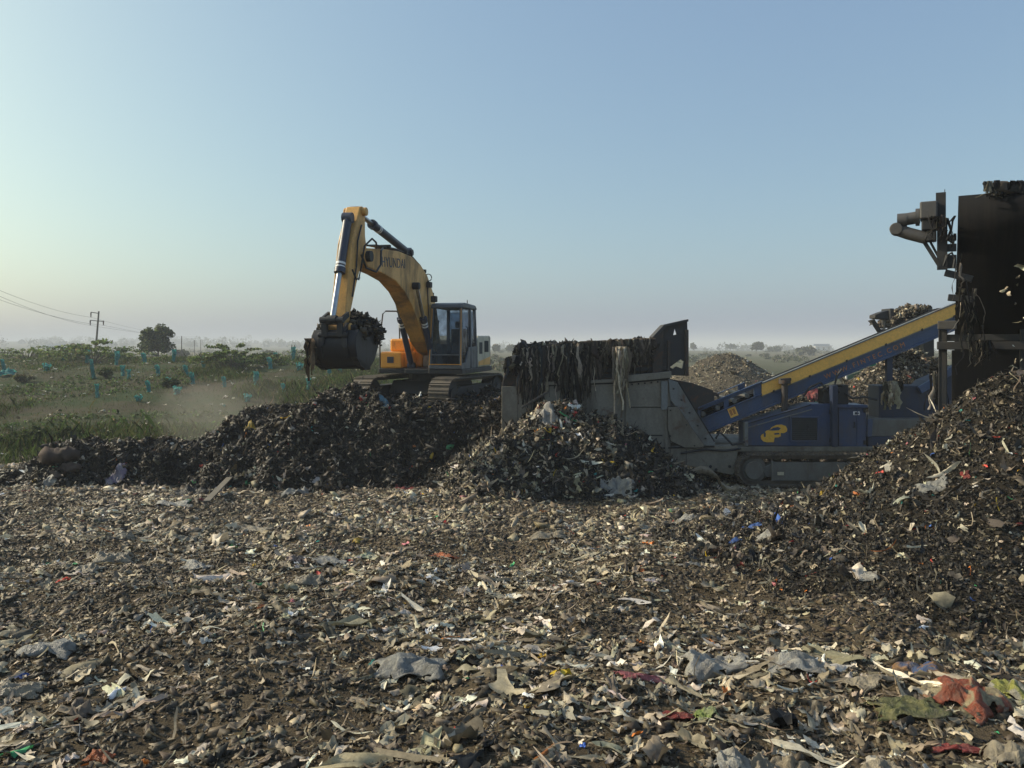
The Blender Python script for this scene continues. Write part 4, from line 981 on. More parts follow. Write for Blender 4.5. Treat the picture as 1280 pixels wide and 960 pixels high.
MB().add(*(lambda mm: ([mm @ Vector(v) for v in ((-.1, -.12, .004), (.1, -.12, .004), (.1, .12, .004), (-.1, .12, .004), (-.1, -.12, -.003), (.1, -.12, -.003), (.1, .12, -.003), (-.1, .12, -.003))], [(0, 1, 2, 3), (4, 7, 6, 5), (0, 4, 5, 1), (1, 5, 6, 2), (2, 6, 7, 3), (3, 7, 4, 0)]))(face_m(916, 515, Yc-.006, ang))).build('warning_label', M['guard'], conv)
lb = MB(); mm = face_m(916, 515, Yc-.011, ang)
for ax in (-.045, .035): lb.box(ax-.03, ax+.03, -.07, .07, -.002, .002, mm)
lb.each('warning_pictogram', M['letter'], conv)

# engine cabinets
eb = MB().prism(qp([(933, 557), (933, 529), (1014, 505), (1040, 505), (1040, 558)], 18.45), ly(18.45), ly(19.1)).build('engine_cabinet', M['blue'], scn, .015)
vn = MB()
for k in range(11):
    z0 = q(0, 549.5-k*2.6, 18.44)[1]; vn.box(q(989.5, 0, 18.44)[0], q(1021, 0, 18.44)[0], ly(18.42), ly(18.447), z0, z0+.028)
vn.box(q(989, 0, 18.44)[0], q(1021.5, 0, 18.44)[0], ly(18.435), ly(18.446), q(0, 551, 18.44)[1], q(0, 522, 18.44)[1]).build('vent_grille', M['vent'], eb)
fr = MB()
for a_, b_, c_, d_ in ((987.5, 1023, 520.5, 522.2), (987.5, 1023, 550.5, 552.2), (987.5, 989.3, 522, 551), (1021.2, 1023, 522, 551)):
    fr.box(q(a_, 0, 18.44)[0], q(b_, 0, 18.44)[0], ly(18.405), ly(18.446), q(0, d_, 18.44)[1], q(0, c_, 18.44)[1])
fr.build('grille_frame', M['blue'], eb, .004)
MB().prism(qp([(933, 534.5), (1015, 511), (1015, 512.2), (933, 535.7)], 18.44), ly(18.425), ly(18.447)).prism(qp([(1039, 506), (1040.5, 506), (1040.5, 557), (1039, 557)], 18.44), ly(18.4), ly(18.447)).prism(qp([(930, 528), (934, 527), (934, 557), (930, 557)], 18.44), ly(18.36), ly(18.5)).each('cabinet_trim', M['hopperblue'], eb)
lg = [(951.3, 548.5), (951.0, 545.5), (952.2, 543.2), (954.5, 542), (954.9, 546.6), (957.2, 546), (957.5, 541.8), (956.2, 540), (958.5, 538.2), (962.5, 537.2), (964.5, 534.2), (970.5, 531.2), (977, 530.6), (982.3, 532.6), (984, 536.2), (983.5, 539.5), (979.5, 541.5), (975.8, 541.2), (976, 545.2), (973, 546.7), (968.3, 546.8), (967.2, 552.8), (958.5, 552.8), (954.2, 551.8)]
V_, F_ = poly_hole(qp(lg, 18.44), [qp([(960.5, 538.1), (966.5, 534.7), (972.5, 533.6), (976.3, 535.2), (973.8, 537.9), (966, 538.4)], 18.44), qp([(967.8, 541.4), (974.2, 541.0), (974.4, 543.0), (967.8, 543.5)], 18.44)], ly(18.437), ly(18.446))
MB().add(V_, F_).build('emblem', M['logo'], eb)
pz = q(0, 504, 18.44)[1]
MB().box(q(1040.6, 0)[0], q(1047.5, 0)[0], ly(18.3), ly(18.5), .9, q(0, 482)[1]).build('conveyor_leg', M['bluedark'], scn, .01)
vb = MB().prism(qp([(1048, 559), (1048, 506), (1083, 506), (1083, 559)], 18.45), ly(18.45), ly(19.1)).build('control_cabinet', M['blue'], scn, .015)
MB().prism(qp([(1046, 506), (1084.5, 506), (1084.5, 509.5), (1046, 509.5)], 18.4), ly(18.38), ly(18.449)).prism(qp([(1071, 510), (1072, 510), (1072, 557), (1071, 557)], 18.44), ly(18.43), ly(18.449)).each('cabinet_lid', M['blue'], vb, .004)
MB().box(q(1071.5, 0)[0]-.03, q(1078, 0)[0], ly(18.436), ly(18.447), q(0, 519.5)[1], q(0, 515)[1]).build('white_label', M['white'], vb)
ld = MB(); ld.box(q(1072.5, 0)[0]-.02, q(1074.2, 0)[0], ly(18.432), ly(18.4355), q(0, 518.8)[1], q(0, 515.8)[1]).box(q(1075, 0)[0], q(1077, 0)[0], ly(18.432), ly(18.4355), q(0, 518)[1], q(0, 516.4)[1]).build('label_print', M['letterdark'], vb)
tk = MB().prism(qp([(1085, 559), (1085, 546), (1190, 546), (1190, 559)], 18.45), ly(18.45), ly(20.4)).build('tank_base', M['bluedark'], scn, .015)
MB().prism(qp([(1085, 545.6), (1091, 524), (1190, 524), (1190, 545.6)], 18.5), ly(18.5), ly(20.4)).build('fuel_tank', M['trackgrey'], scn, .02)
MB().prism(qp([(1083.5, 545.8), (1083.5, 524), (1090, 524), (1091, 527), (1089.5, 545.8)], 18.44), ly(18.43), ly(18.49)).build('tank_bracket', M['blueconv'], scn, .008)
ub = MB().prism(qp([(1099, 523), (1099, 482), (1154, 482), (1160, 476), (1210, 455), (1210, 523)], 18.9), ly(18.9), ly(19.5)).build('screen_box', M['bluedark'], scn, .02)
MB().prism(qp([(1148, 484), (1210, 446), (1210, 456), (1152, 492)], 18.8), ly(18.78), ly(18.88)).build('side_chute', M['blueconv'], scn, .01)
pt = q(1107, 450, 19)
MB().box(pt[0]-.07, pt[0]+.07, ly(18.78), ly(18.9), q(0, 483)[1], pt[1]+.15).build('conveyor_leg', M['bluedark'], scn, .01)
for a_ in ((933, 557.6, 1084, 559.2, 2.2), (1047.9, 507, 1047.9, 558, 1.6), (1084, 508, 1084, 558, 2.4), (1014, 506, 933, 530, 1.2), (1040.8, 506, 1040.8, 557, 1.2), (934.5, 530, 934.5, 556, 1.0)): shade_line(*a_, 18.44, scn)
# control valves
va = MB()
for k, px in enumerate((1032, 1040, 1049, 1055)):
    a_ = q(px, 506, 18.7); z1 = q(0, (486, 482, 484, 481)[k], 18.7)[1]; va.box(a_[0]-.09, a_[0]+.07, ly(18.6), ly(18.95), a_[1], z1)
va.tube([(q(1034, 0)[0], ly(18.6), q(0, 490)[1]), (q(1040, 0)[0], ly(18.55), q(0, 484)[1]), (q(1050, 0)[0], ly(18.55), q(0, 482)[1]), (q(1056, 0)[0], ly(18.6), q(0, 492)[1])], .035, 8)
va.each('valve_block', M['steel'], scn, .02)
exh = MB(); a_ = q(977.5, 516, 18.8); b_ = q(977.5, 476, 18.8)
exh.tube([(a_[0], ly(18.62), a_[1]-.1), (b_[0], ly(18.62), b_[1])], .075, 14).tube([(b_[0], ly(18.62), b_[1]-.06), (b_[0], ly(18.62), b_[1]+.03)], .14, 14)
exh.bar((b_[0]-.12, ly(18.62), b_[1]+.03), (b_[0]+.14, ly(18.62), b_[1]+.05), .12, .06).build('exhaust_stack', M['rusty'], scn, smooth=True)
# handles, hinges, hoses, bolts
for a_, b_, nm in (((1010, 532), (1010, 537), 'cabinet_handle'), ((1068, 528), (1068, 534), 'cabinet_handle')):
    p0_, p1_ = q(*a_, 18.43), q(*b_, 18.43)
    MB().tube([(p0_[0], ly(18.447), p0_[1]), (p0_[0], ly(18.41), p0_[1]), (p1_[0], ly(18.41), p1_[1]), (p1_[0], ly(18.447), p1_[1])], .012, 8).build(nm, M['steel'], scn)
for a_ in ((1038, 515), (1038, 550), (1081, 513), (1081, 553)):
    p0_ = q(*a_, 18.44); MB().box(p0_[0]-.03, p0_[0]+.03, ly(18.42), ly(18.4475), p0_[1]-.05, p0_[1]+.05).build('cabinet_hinge', M['steel'], scn, .006)
for k, pts in enumerate(([(1034, 490), (1026, 478), (1012, 484), (1004, 496)], [(1042, 488), (1046, 470), (1052, 462)], [(1056, 492), (1066, 498), (1080, 496), (1096, 500)], [(925, 560), (905, 563), (880, 561), (850, 566)], [(894, 548), (899, 540), (905, 545), (915, 556), (930, 552)])):
    P_ = [q(*p_, 18.35 if k > 2 else 18.6) for p_ in pts]; Yh_ = 18.26 if k == 3 else (18.3 if k == 4 else 18.58)
    MB().tube([(p_[0], ly(Yh_)+.02*(i % 2), p_[1]) for i, p_ in enumerate(P_)], .026, 8).build('hydraulic_hose', M['hose'], scn, smooth=True)
for px in range(790, 832, 8):
    p0_ = q(px, 480.5-(px-790)*.1); MB().tube([(p0_[0], ly(Yn-.02), p0_[1]), (p0_[0], ly(Yn+.01), p0_[1])], .022, 8).build('panel_bolt', M['steel'], hop)
for a_ in ((842, 486), (852, 500), (862, 516), (872, 532), (882, 548), (838, 513), (838, 545), (868, 557), (858, 531)):
    p0_ = q(*a_, Yn-.09); MB().tube([(p0_[0], ly(Yn-.105), p0_[1]), (p0_[0], ly(Yn-.04), p0_[1])], .02, 8).build('plate_bolt', M['steel'], scn)
# tracks
for y0_, y1_ in ((17.95, 18.35), (20.75, 21.15)):
    xl = q(923, 0, 18.0)[0]; L_ = 4.3; r_ = .36
    xf = Matrix.Translation((xl+L_/2, 0, q(0, 607, 18.0)[1]-.0))
    t = make_track(scn, xf, L_, r_, ly(y0_), ly(y1_), 52, (M['track'], M['trackgrey']), None, sag=.0)
    if y0_ < 18.2:
        bx = MB(); bx.box(q(965, 0, 17.95)[0], q(1100, 0, 17.95)[0], ly(17.97), ly(18.02), q(0, 601, 17.97)[1], q(0, 578, 17.97)[1])
        bx.box(q(965, 0, 17.95)[0]-.01, q(967.5, 0, 17.95)[0], ly(17.95), ly(17.969), q(0, 601, 17.97)[1], q(0, 576, 17.97)[1]).box(q(1010, 0, 17.95)[0], q(1012.5, 0, 17.95)[0], ly(17.955), ly(17.969), q(0, 601, 17.97)[1], q(0, 578, 17.97)[1])
        bo = bx.build('side_beam', M['trackgrey'], t, .01)
        MB().box(q(972, 0, 17.95)[0], q(980, 0, 17.95)[0], ly(17.955), ly(17.969), q(0, 594, 17.97)[1], q(0, 590, 17.97)[1]).build('beam_plate', M['cream'], t)
        MB().tube([(xl+r_, ly(17.93), xf.translation.z+r_), (xl+r_, ly(18.0), xf.translation.z+r_)], .21, 24).build('hub_cap', M['trackgrey'], t, .01)

# ------------------------------------------------------------------ dark conveyor over the sorted heap (near, at the right)
D = Vector((.487, .874, 0)).normalized(); Wd = Vector((.874, -.487, 0)).normalized()
HO = Vector((6.06, 10.5, 0))
dc = empty('discharge_conveyor', HO+Vector((0, 0, 0)), math.atan2(Wd.y, Wd.x))
tag(dc, 'tall black conveyor with grey motor at its head, pouring onto the sorted heap', 'conveyor')
# local: x across the belt, y away from the head, z up
SL = -.47; BWd = 1.6; zt = 5.36
def lz(y): return zt-.3+SL*y
blt = MB(); rr = .27
prof_o = [(rr*math.cos(t)*-1, lz(0)+rr*math.sin(t)) for t in np.linspace(R(115), R(-65), 14)]
outer_p = [(6.3, lz(6.3)+rr+.02)]+prof_o+[(6.3, lz(6.3)-rr*1.05)]
inner_p = [(y_+(.02 if y_ < 1 else 0), z_-(.02 if z_ > lz(y_) else -.02)) for y_, z_ in outer_p]
yz = Matrix(((0, 1, 0, 0), (1, 0, 0, 0), (0, 0, 1, 0), (0, 0, 0, 1)))
n_ = len(outer_p)
vs = [(x_, p[0], p[1]) for x_ in (0, BWd) for p in outer_p]
fs = [(i, i+1, i+1+n_, i+n_) for i in range(n_-1)]
belt = MB(); belt.add(vs, fs)
belt_o = belt.build('conveyor_belt', M['rubber'], dc, smooth=True)
so_ = belt_o.modifiers.new('thick', 'SOLIDIFY'); so_.thickness = .02
MB().tube([(.02, .02, lz(0)), (BWd-.02, .02, lz(0))], rr-.03, 24).build('head_drum', M['steel'], dc)
fr = MB()
for x_ in (.03, BWd-.11): fr.prism([(0.0, lz(0)-.12), (6.3, lz(6.3)-.12), (6.3, lz(6.3)+.1), (0.0, lz(0)+.1)], x_, x_+.08, yz)
fr.each('side_channel', M['steel'], dc, .01)
def dl(px, py, dist=10.35):
    """photo position on the plane through the head -> local x, z"""
    p_ = at(px, py, dist); v = p_-HO; return (v.dot(Wd), p_.z)
def dbox(mb, px0, px1, py0, py1, y0, y1):
    a_, b_ = dl(px0, py1), dl(px1, py0); mb.box(a_[0], b_[0], y0, y1, a_[1], b_[1])
mp = MB(); dbox(mp, 1169.5, 1182.5, 236, 268.5, -.02, .16); dbox(mp, 1180.5, 1181.5, 232, 240, .0, .03); dbox(mp, 1171, 1184.5, 268.7, 334, .0, .14); dbox(mp, 1183, 1196, 291, 298, .03, .1); dbox(mp, 1183, 1196, 302, 311.5, .03, .1); dbox(mp, 1183, 1196, 316, 333, .05, .1)
mp.build('bearing_mount', M['steel'], dc, .01)
gbx = MB(); dbox(gbx, 1149, 1172, 248, 270, -.16, .2); gbx.build('gearbox', M['gearbox'], dc, .02)
gb2 = MB(); dbox(gb2, 1151, 1171, 270.3, 284, -.1, .15); dbox(gb2, 1157, 1170.5, 284.3, 298, -.08, .12); gb2.build('gearbox_base', M['steel'], dc, .015)
a_, b_ = dl(1121, 268), dl(1148.5, 265.5)
mo = MB().tube([(a_[0], 0, a_[1]), (b_[0], 0, b_[1])], .085, 18).tube([(a_[0]-.02, 0, a_[1]), (a_[0]+.1, 0, a_[1])], .095, 18).tube([(b_[0]-.05, 0, b_[1]), (b_[0], 0, b_[1])], .12, 18)
mo.build('motor', M['gearbox'], dc, smooth=True)
a_, c_, b_ = dl(1117.5, 279.5), dl(1134, 286), dl(1158, 293.5)
MB().tube([(a_[0], 0, a_[1]), (c_[0], 0, c_[1]), (b_[0], 0, b_[1])], .085, 16).tube([(a_[0], -.09, a_[1]), (a_[0], .09, a_[1])], .085, 16).build('torque_arm', M['gearbox'], dc, .01, smooth=True)
a_, b_ = dl(1154, 297), dl(1175, 331); c_, d_ = dl(1162, 297), dl(1173, 318)
MB().bar((a_[0], .02, a_[1]), (b_[0], .02, b_[1]), .05, .05).bar((c_[0], .06, c_[1]), (d_[0], .06, d_[1]), .03, .03).each('strut', M['steel'], dc)
hs = MB()
for pts in ([(1184, 270), (1189, 285), (1184, 297), (1192, 303), (1194, 290)], [(1180, 331), (1183, 318), (1190, 314), (1194, 322), (1192, 334)]):
    P_ = [dl(*p_) for p_ in pts]; hs.tube([(p_[0], -.03, p_[1]) for p_ in P_], .018, 8)
hs.each('hydraulic_hose', M['hose'], dc, smooth=True)
sc_ = MB()
for p0, p1 in (((1181, 338), (1195, 348)), ((1185, 370), (1196, 374))):
    a_, b_ = dl(*p0), dl(*p1); sc_.bar((a_[0], .1, a_[1]), (b_[0]+.2, .1, b_[1]), .1, .09)
sc_.each('belt_scraper', M['steel'], dc, .01)
# leg frame lower down
def dl2(px, py, y_):
    dist = HO.y+y_*D.y; p_ = at(px, py, dist); v = p_-HO; return (v.dot(Wd), p_.z)
yL = 2.2
def dbox2(mb, px0, px1, py0, py1, y0, y1):
    a_, b_ = dl2(px0, py1, yL), dl2(px1, py0, yL); mb.box(a_[0], b_[0], y0, y1, a_[1], b_[1])
lgm = MB(); dbox2(lgm, 1174, 1184, 412, 530, yL, yL+.16); lgm.build('leg', M['steel'], dc, .01)
lgm = MB(); dbox2(lgm, 1173, 1174, 412, 530, yL-.01, yL+.17); lgm.build('leg_flange', M['gearbox'], dc)
ca = MB(); dbox2(ca, 1171, 1300, 427, 437, yL-.1, yL-.005); ca.build('cross_beam', M['steel'], dc, .01)
ca = MB(); dbox2(ca, 1172, 1196, 401, 411.5, yL-.06, yL+.2); ca.build('end_plate', M['gearbox'], dc, .01)
ca = MB(); dbox2(ca, 1190, 1310, 438, 540, yL+.5, yL+.58); ca.build('chute_panel', M['rubber'], dc, .01)
ca = MB(); dbox2(ca, 1176, 1300, 418, 426.5, yL+.02, yL+.12); ca.build('return_roller_bracket', M['steel'], dc, .01)
ca = MB(); dbox2(ca, 1272, 1284, 412, 540, yL-.02, yL+.14); ca.build('leg', M['steel'], dc, .01)
DCM = Matrix.Translation(HO) @ Matrix.Rotation(math.atan2(Wd.y, Wd.x), 4, 'Z')

# ------------------------------------------------------------------ second conveyor behind
bc = empty('conveyor_head', (12, 24.5, 0))
tag(bc, 'dark conveyor head with hooked arm rising behind the yellow guarded conveyor', 'conveyor')
def bq(px, py, Y=24.5):
    p_ = at(px, py, Y); return (p_.x-12, p_.z)
def bpz(pts): return [bq(*p_) for p_ in pts]
b1 = MB()
b1.prism(bpz([(1090, 394), (1100, 390), (1108, 388), (1108, 400), (1098, 399), (1090, 398)]), -.2, .2)
b1.prism(bpz([(1107, 386), (1112, 386), (1112, 408), (1107, 408)]), -.3, .3); b1.prism(bpz([(1150, 389), (1160, 383), (1161, 388), (1152, 394)]), -.25, .25)
b1.each('head_frame', M['steel'], bc, .02)
hk = [bq(1089, 406), bq(1087.5, 402), bq(1091, 401), bq(1094, 406), bq(1099, 414), bq(1104, 414)]
MB().tube([(p_[0], 0, p_[1]) for p_ in hk], .075, 10).build('hooked_arm', M['steel'], bc, smooth=True)
a_, b_, c_ = bq(1099, 397), bq(1103, 400), bq(1104, 414)
MB().tube([(a_[0], -.1, a_[1]), (b_[0], -.1, b_[1]), (c_[0], -.1, c_[1])], .03, 8).build('hydraulic_hose', M['trackgrey'], bc)
MB().prism(bpz([(1108, 400), (1155, 388), (1155, 392), (1108, 410)]), -.6, .6).build('belt_bed', M['rubber'], bc)
MB().prism(bpz([(1145, 434), (1153, 430), (1153, 462), (1145, 462)]), .2, .4).prism(bpz([(1160, 400), (1168, 396), (1168, 455), (1157, 455)]), .3, .6).each('support_post', M['trackgrey'], bc, .02)
MB().prism(bpz([(1152, 424), (1166, 418), (1166, 452), (1152, 456)]), -.1, .2).build('drive_housing', M['steel'], bc, .03)
# ------------------------------------------------------------------ vegetation and the far plain
def leaf_cloud(n, centers, radii, size, cols, rng, flat=.6, droop=0.0):
    """leaf-sized faces spread through several clumps"""
    k = rng.integers(0, len(centers), n)
    d = rng.normal(size=(n, 3)); d /= np.linalg.norm(d, axis=1, keepdims=True)
    r = rng.uniform(.25, 1, (n, 1))**.6
    P = centers[k]+d*r*radii[k][:, None]*np.array([1, 1, flat])
    nrm = d*.6+rng.normal(size=(n, 3))*.6+np.array([0, 0, .4]); nrm /= np.linalg.norm(nrm, axis=1, keepdims=True)
    c = palette(n, rng, cols)
    s = size*np.exp(.35*rng.normal(size=n))
    uv = np.array([[-.5, 0], [0, -.32], [.5, 0], [0, .32]])
    t1, t2, nn = frames(nrm, .3, rng)
    V = P[:, None]+uv[None, :, :1]*s[:, None, None]*t1[:, None]+uv[None, :, 1:]*s[:, None, None]*t2[:, None]
    V = V+(np.array([0, .12, 0, .12])[None, :, None]*s[:, None, None])*nn[:, None]
    F_ = np.arange(n*4).reshape(n, 4)
    return V.reshape(-1, 3), F_, np.repeat(c, 4, 0)
GREENS = [(30, (.035, .055, .016)), (30, (.055, .08, .022)), (20, (.085, .11, .03)), (8, (.12, .13, .045)), (5, (.1, .085, .04))]
DULL = [(30, (.04, .055, .022)), (30, (.06, .075, .03)), (20, (.085, .095, .042)), (20, (.1, .088, .05))]
SCRUB = [(30, (.1, .15, .045)), (30, (.14, .2, .06)), (20, (.18, .22, .08)), (8, (.16, .14, .075))]

def make_tree(name, base, h, rad, lab, cat, rng, leaves=2600, lsize=.3, cols=GREENS, clumps=26, trunk_f=.3, flat=.8, group=None, offset=.55, feather=False):
    o = empty(name, base)
    tag(o, lab, cat, group)
    tr = MB(); th = h*trunk_f
    lean = rng.normal(size=2)*.05*h
    top = Vector((lean[0], lean[1], h*.62))
    tr.tube([(0, 0, -.3), (lean[0]*.3, lean[1]*.3, th), tuple(top)], max(.05, h*.028), 8, max(.02, h*.01))
    cs, rs = [], []
    for k in range(clumps):
        a_ = rng.uniform(0, 2*math.pi); rr = rad*math.sqrt(rng.uniform(.02, 1))*.82
        zc = th+(h-th)*(.2+.68*rng.uniform(0, 1)*math.sqrt(max(0, 1-(rr/rad)**2*.8)))
        c = Vector((rr*math.cos(a_)+lean[0], rr*math.sin(a_)+lean[1], zc)); cs.append(c)
        rs.append(rad*rng.uniform(.18, .36))
        if k < 11:
            st_ = Vector((lean[0]*.5, lean[1]*.5, th*rng.uniform(.8, 1.4)))
            tr.tube([st_, st_.lerp(c, .5)+Vector((0, 0, -.06*h)), c], max(.02, h*.011), 6, .012)
    tr.build('trunk', M['bark'], o, smooth=True)
    V, F_, C_c = leaf_cloud(leaves, np.array([tuple(c) for c in cs]), np.array(rs), lsize, cols, rng, flat)
    np_mesh('crown', V, F_, M['leaf'], o, C_c)
    return o
rt = np.random.default_rng(5)
# round tree in the field and other trees one can tell apart
def spot(px, py): 
    return hit(px, py, False)
def tree_at(px, Y, hpx, wpx, lab, **kw):
    X = (px-640)*Y/F; z = float(ground_z(np.array([X]), np.array([Y]))[0])
    return make_tree(kw.pop('name', 'tree'), (X, Y, z), hpx*Y/F, wpx/2*Y/F, lab, kw.pop('cat', 'tree'), rt, **kw)
tree_at(199, 80, 43, 45, 'round dense dark green tree standing in the field near the leaning pole', leaves=7000, lsize=.22, clumps=60, trunk_f=.02, cols=GREENS[:3], group='trees of the plain')
tree_at(945, 320, 15, 19, 'round tree on the plain above the slope of the pale pointed heap', leaves=1300, lsize=.8, trunk_f=.3, group='trees of the plain', cols=DULL)
tree_at(619, 300, 12, 12, 'small tree on the horizon just behind the excavator counterweight', leaves=600, lsize=.9, group='trees of the plain', cols=DULL)
tree_at(640, 310, 12, 18, 'broad low tree on the horizon above the rusty hopper end', leaves=700, lsize=.9, group='trees of the plain', cols=DULL)
tree_at(868, 420, 10, 8, 'narrow small tree on the horizon beside the headboard of the hopper', leaves=400, lsize=1.1, group='trees of the plain', cols=DULL)
tree_at(913, 500, 9, 14, 'low rounded tree on the horizon over the pale pointed heap', leaves=400, lsize=1.3, group='trees of the plain', cols=DULL)
tree_at(98, 150, 22, 22, 'thin flat topped tree on the horizon beside the leaning pole', leaves=620, lsize=.5, flat=.35, trunk_f=.55, clumps=12, group='trees of the plain', cols=DULL)
tree_at(228, 160, 14, 18, 'small tree on the horizon behind the thin straight pole', leaves=420, lsize=.6, group='trees of the plain', cols=DULL)
tree_at(334, 170, 12, 14, 'isolated dark bush tree in the far plain beyond the scrub', leaves=500, lsize=.6, trunk_f=.15, group='trees of the plain', cols=DULL)
tree_at(1007, 260, 11, 25, 'wide dark green tree clump on the plain above the yellow guard', leaves=900, lsize=.8, trunk_f=.1, group='trees of the plain', cols=DULL)
tree_at(968, 380, 8, 18, 'low bushy tree on the plain right beside the round tree', leaves=500, lsize=1.0, trunk_f=.1, group='trees of the plain', cols=DULL)

# far treeline: one mass
cs, rs = [], []
for k in range(420):
    Y = rt.uniform(700, 1500); X = rt.uniform(-.75, .75)*Y
    z = float(ground_z(np.array([X]), np.array([Y]))[0]); rr = rt.uniform(3, 7.5)*(1.5 if rt.uniform() < .12 else 1)
    cs.append((X, Y, z+rr*.45)); rs.append(rr)
V, F_, C_c = leaf_cloud(26000, np.array(cs), np.array(rs), 2.4, DULL, rt, .75)
tag(np_mesh('far_treeline', V, F_, M['leaf'], None, C_c), kind='stuff')
# bushes over the middle plain: one mass of ground cover
cs, rs = [], []
for k in range(700):
    Y = rt.uniform(75, 480)**1.0; X = rt.uniform(-.72, .72)*Y
    if Y < 120 and X < -.1*Y: continue
    if vnoise(np.array([X/45.]), np.array([Y/60.]), 77)[0] < .5: continue
    z = float(ground_z(np.array([X]), np.array([Y]))[0]); rr = rt.uniform(.5, 1.5)*(1+Y/400)
    cs.append((X, Y, z+rr*.3)); rs.append(rr)
V, F_, C_c = leaf_cloud(30000, np.array(cs), np.array(rs), .42, DULL, rt, .6)
tag(np_mesh('distant_undergrowth', V, F_, M['leaf'], None, C_c), kind='stuff')

# scrub bushes: feathery arching branches
def make_bush(px, py, wpx, hpx, lab, cols=SCRUB, n=900, Y=None, arch=True, lsize=.11):
    if Y is None: p = spot(px, py)
    else: X = (px-640)*Y/F; p = Vector((X, Y, float(ground_z(np.array([X]), np.array([Y]))[0])))
    w_, h_ = wpx*p.y/F/2, hpx*p.y/F
    o = empty('scrub_bush', p); tag(o, lab, 'bush', 'scrub bushes in the field')
    st_ = MB(); cs, rs = [], []
    for k in range(44 if arch else 16):
        a_ = rt.uniform(0, 2*math.pi); rr = w_*math.sqrt(rt.uniform(.05, 1)); 
        e = Vector((rr*math.cos(a_), rr*math.sin(a_)*.7, h_*rt.uniform(.35, 1)*(1-.6*(rr/w_)**2)))
        m_ = Vector((e.x*.45, e.y*.45, e.z*(.95 if arch else .5)))
        st_.tube([(0, 0, -.1), m_, e], .025, 5, .008)
        for t in np.linspace(.15, 1, 8):
            c = m_.lerp(e, t); cs.append((c.x, c.y, c.z)); rs.append((.1 if arch else .2)*w_**.5*rt.uniform(.7, 1.4)*(1 if p.y > 30 else .7))
    st_.build('stem', M['bark'], o)
    V, F_, C_c = leaf_cloud(n, np.array(cs), np.array(rs), lsize, cols, rt, .55)
    np_mesh('foliage', V, F_, M['leaf'], o, C_c)
make_bush(118, 446, 150, 30, 'wide feathery green scrub at the foot of the leaning pole', n=4600, Y=60, lsize=.15)
make_bush(35, 452, 110, 22, 'pale green scrub at the left edge of the field', n=1800, Y=66, lsize=.15)
make_bush(292, 470, 112, 38, 'broad feathery thorn scrub in the middle of the field', n=4200, Y=52, lsize=.13)
make_bush(335, 468, 50, 20, 'smaller scrub bush on the slope end of the broad thorn scrub', n=1300, Y=54, lsize=.12)
make_bush(133, 456, 20, 15, 'round dark bush beside two turquoise guards', cols=GREENS[:2], n=900, Y=46, arch=False)
make_bush(213, 473, 22, 14, 'round very dark bush behind a turquoise guard in the middle field', cols=GREENS[:2], n=900, Y=42, arch=False)
make_bush(205, 455, 36, 10, 'low yellowish bush under the round dense tree', n=900, Y=60, arch=False)
make_bush(390, 450, 80, 16, 'flat pale scrub beyond the excavator bucket', n=1200, Y=70, lsize=.14)
for bx_, bY_, bw_, bh_, bl_ in ((12, 25.5, 70, 30, 'low leafy green bush behind the mattress roll, nearest to the photo edge'), (62, 26.5, 80, 26, 'low leafy green bush behind the mattress roll, between two others'), (118, 26.8, 70, 20, 'low leafy green bush behind the dark ridge, closest to the dust')):
    make_bush(bx_, 540, bw_, bh_, bl_, cols=[(3, (.035, .06, .017)), (3, (.055, .08, .023)), (2, (.075, .09, .032))], n=3200, Y=bY_, arch=False, lsize=.075)
make_bush(30, 478, 30, 14, 'dusty brown bush in the field at the left', cols=DULL[2:], n=500, arch=False)

# dry scrubby ground cover of the field: many small tufts, one mass
nt_ = 10500
ty = np.sqrt(rt.uniform(24**2, 72**2, nt_)); tx = rt.uniform(-.74, .25, nt_)*ty
tk = (vnoise(tx/5, ty/7, 611)*.6+vnoise(tx/1.6, ty/2.2, 612)*.4 > .5) & (surf_all(tx, ty)[1] == 0)
tx, ty = tx[tk], ty[tk]; tzz = ground_z(tx, ty); rs = .16+.22*rt.uniform(0, 1, len(tx))**2
V, F_, C_c = leaf_cloud(len(tx)*14, np.stack([tx, ty, tzz+rs*.25], -1), rs, .1, [(34, (.06, .1, .03)), (14, (.085, .08, .04)), (16, (.045, .05, .022)), (36, (.08, .13, .038)), (5, (.12, .1, .055))], rt, .7)
tag(np_mesh('field_undergrowth', V, F_, M['leaf'], None, C_c), kind='stuff')

# grass and weeds
ng = 150000
gy = np.sqrt(rt.uniform(21.5**2, 62**2, ng)); gx = rt.uniform(-.76, .12, ng)*gy
lush = sstep(.45, .66, vnoise(gx/3.2, gy/4.5, 301))
low = sstep(31, 23, gy)*sstep(-9, -13, gx)
ok = (rt.uniform(0, 1, ng) < .22+.5*lush+.7*low) & (surf_all(gx, gy)[1] == 0)
gx, gy, lush, low = gx[ok], gy[ok], lush[ok], low[ok]
gz = ground_z(gx, gy); n = len(gx)
hgt = (.09+.16*lush+.1*low)*np.exp(.35*rt.normal(size=n)); wid = .009+.008*np.maximum(low, lush*.5)
az = rt.uniform(0, 2*math.pi, n); ld = rt.normal(size=(n, 2))*.35
bx, by = np.cos(az)*wid, np.sin(az)*wid
V = np.zeros((n, 4, 3))
V[:, 0] = np.stack([gx-bx, gy-by, gz-.02], -1); V[:, 1] = np.stack([gx+bx, gy+by, gz-.02], -1)
V[:, 2] = np.stack([gx+bx*.7+ld[:, 0]*hgt*.4, gy+by*.7+ld[:, 1]*hgt*.4, gz+hgt*.6], -1); V[:, 3] = np.stack([gx+ld[:, 0]*hgt, gy+ld[:, 1]*hgt, gz+hgt], -1)
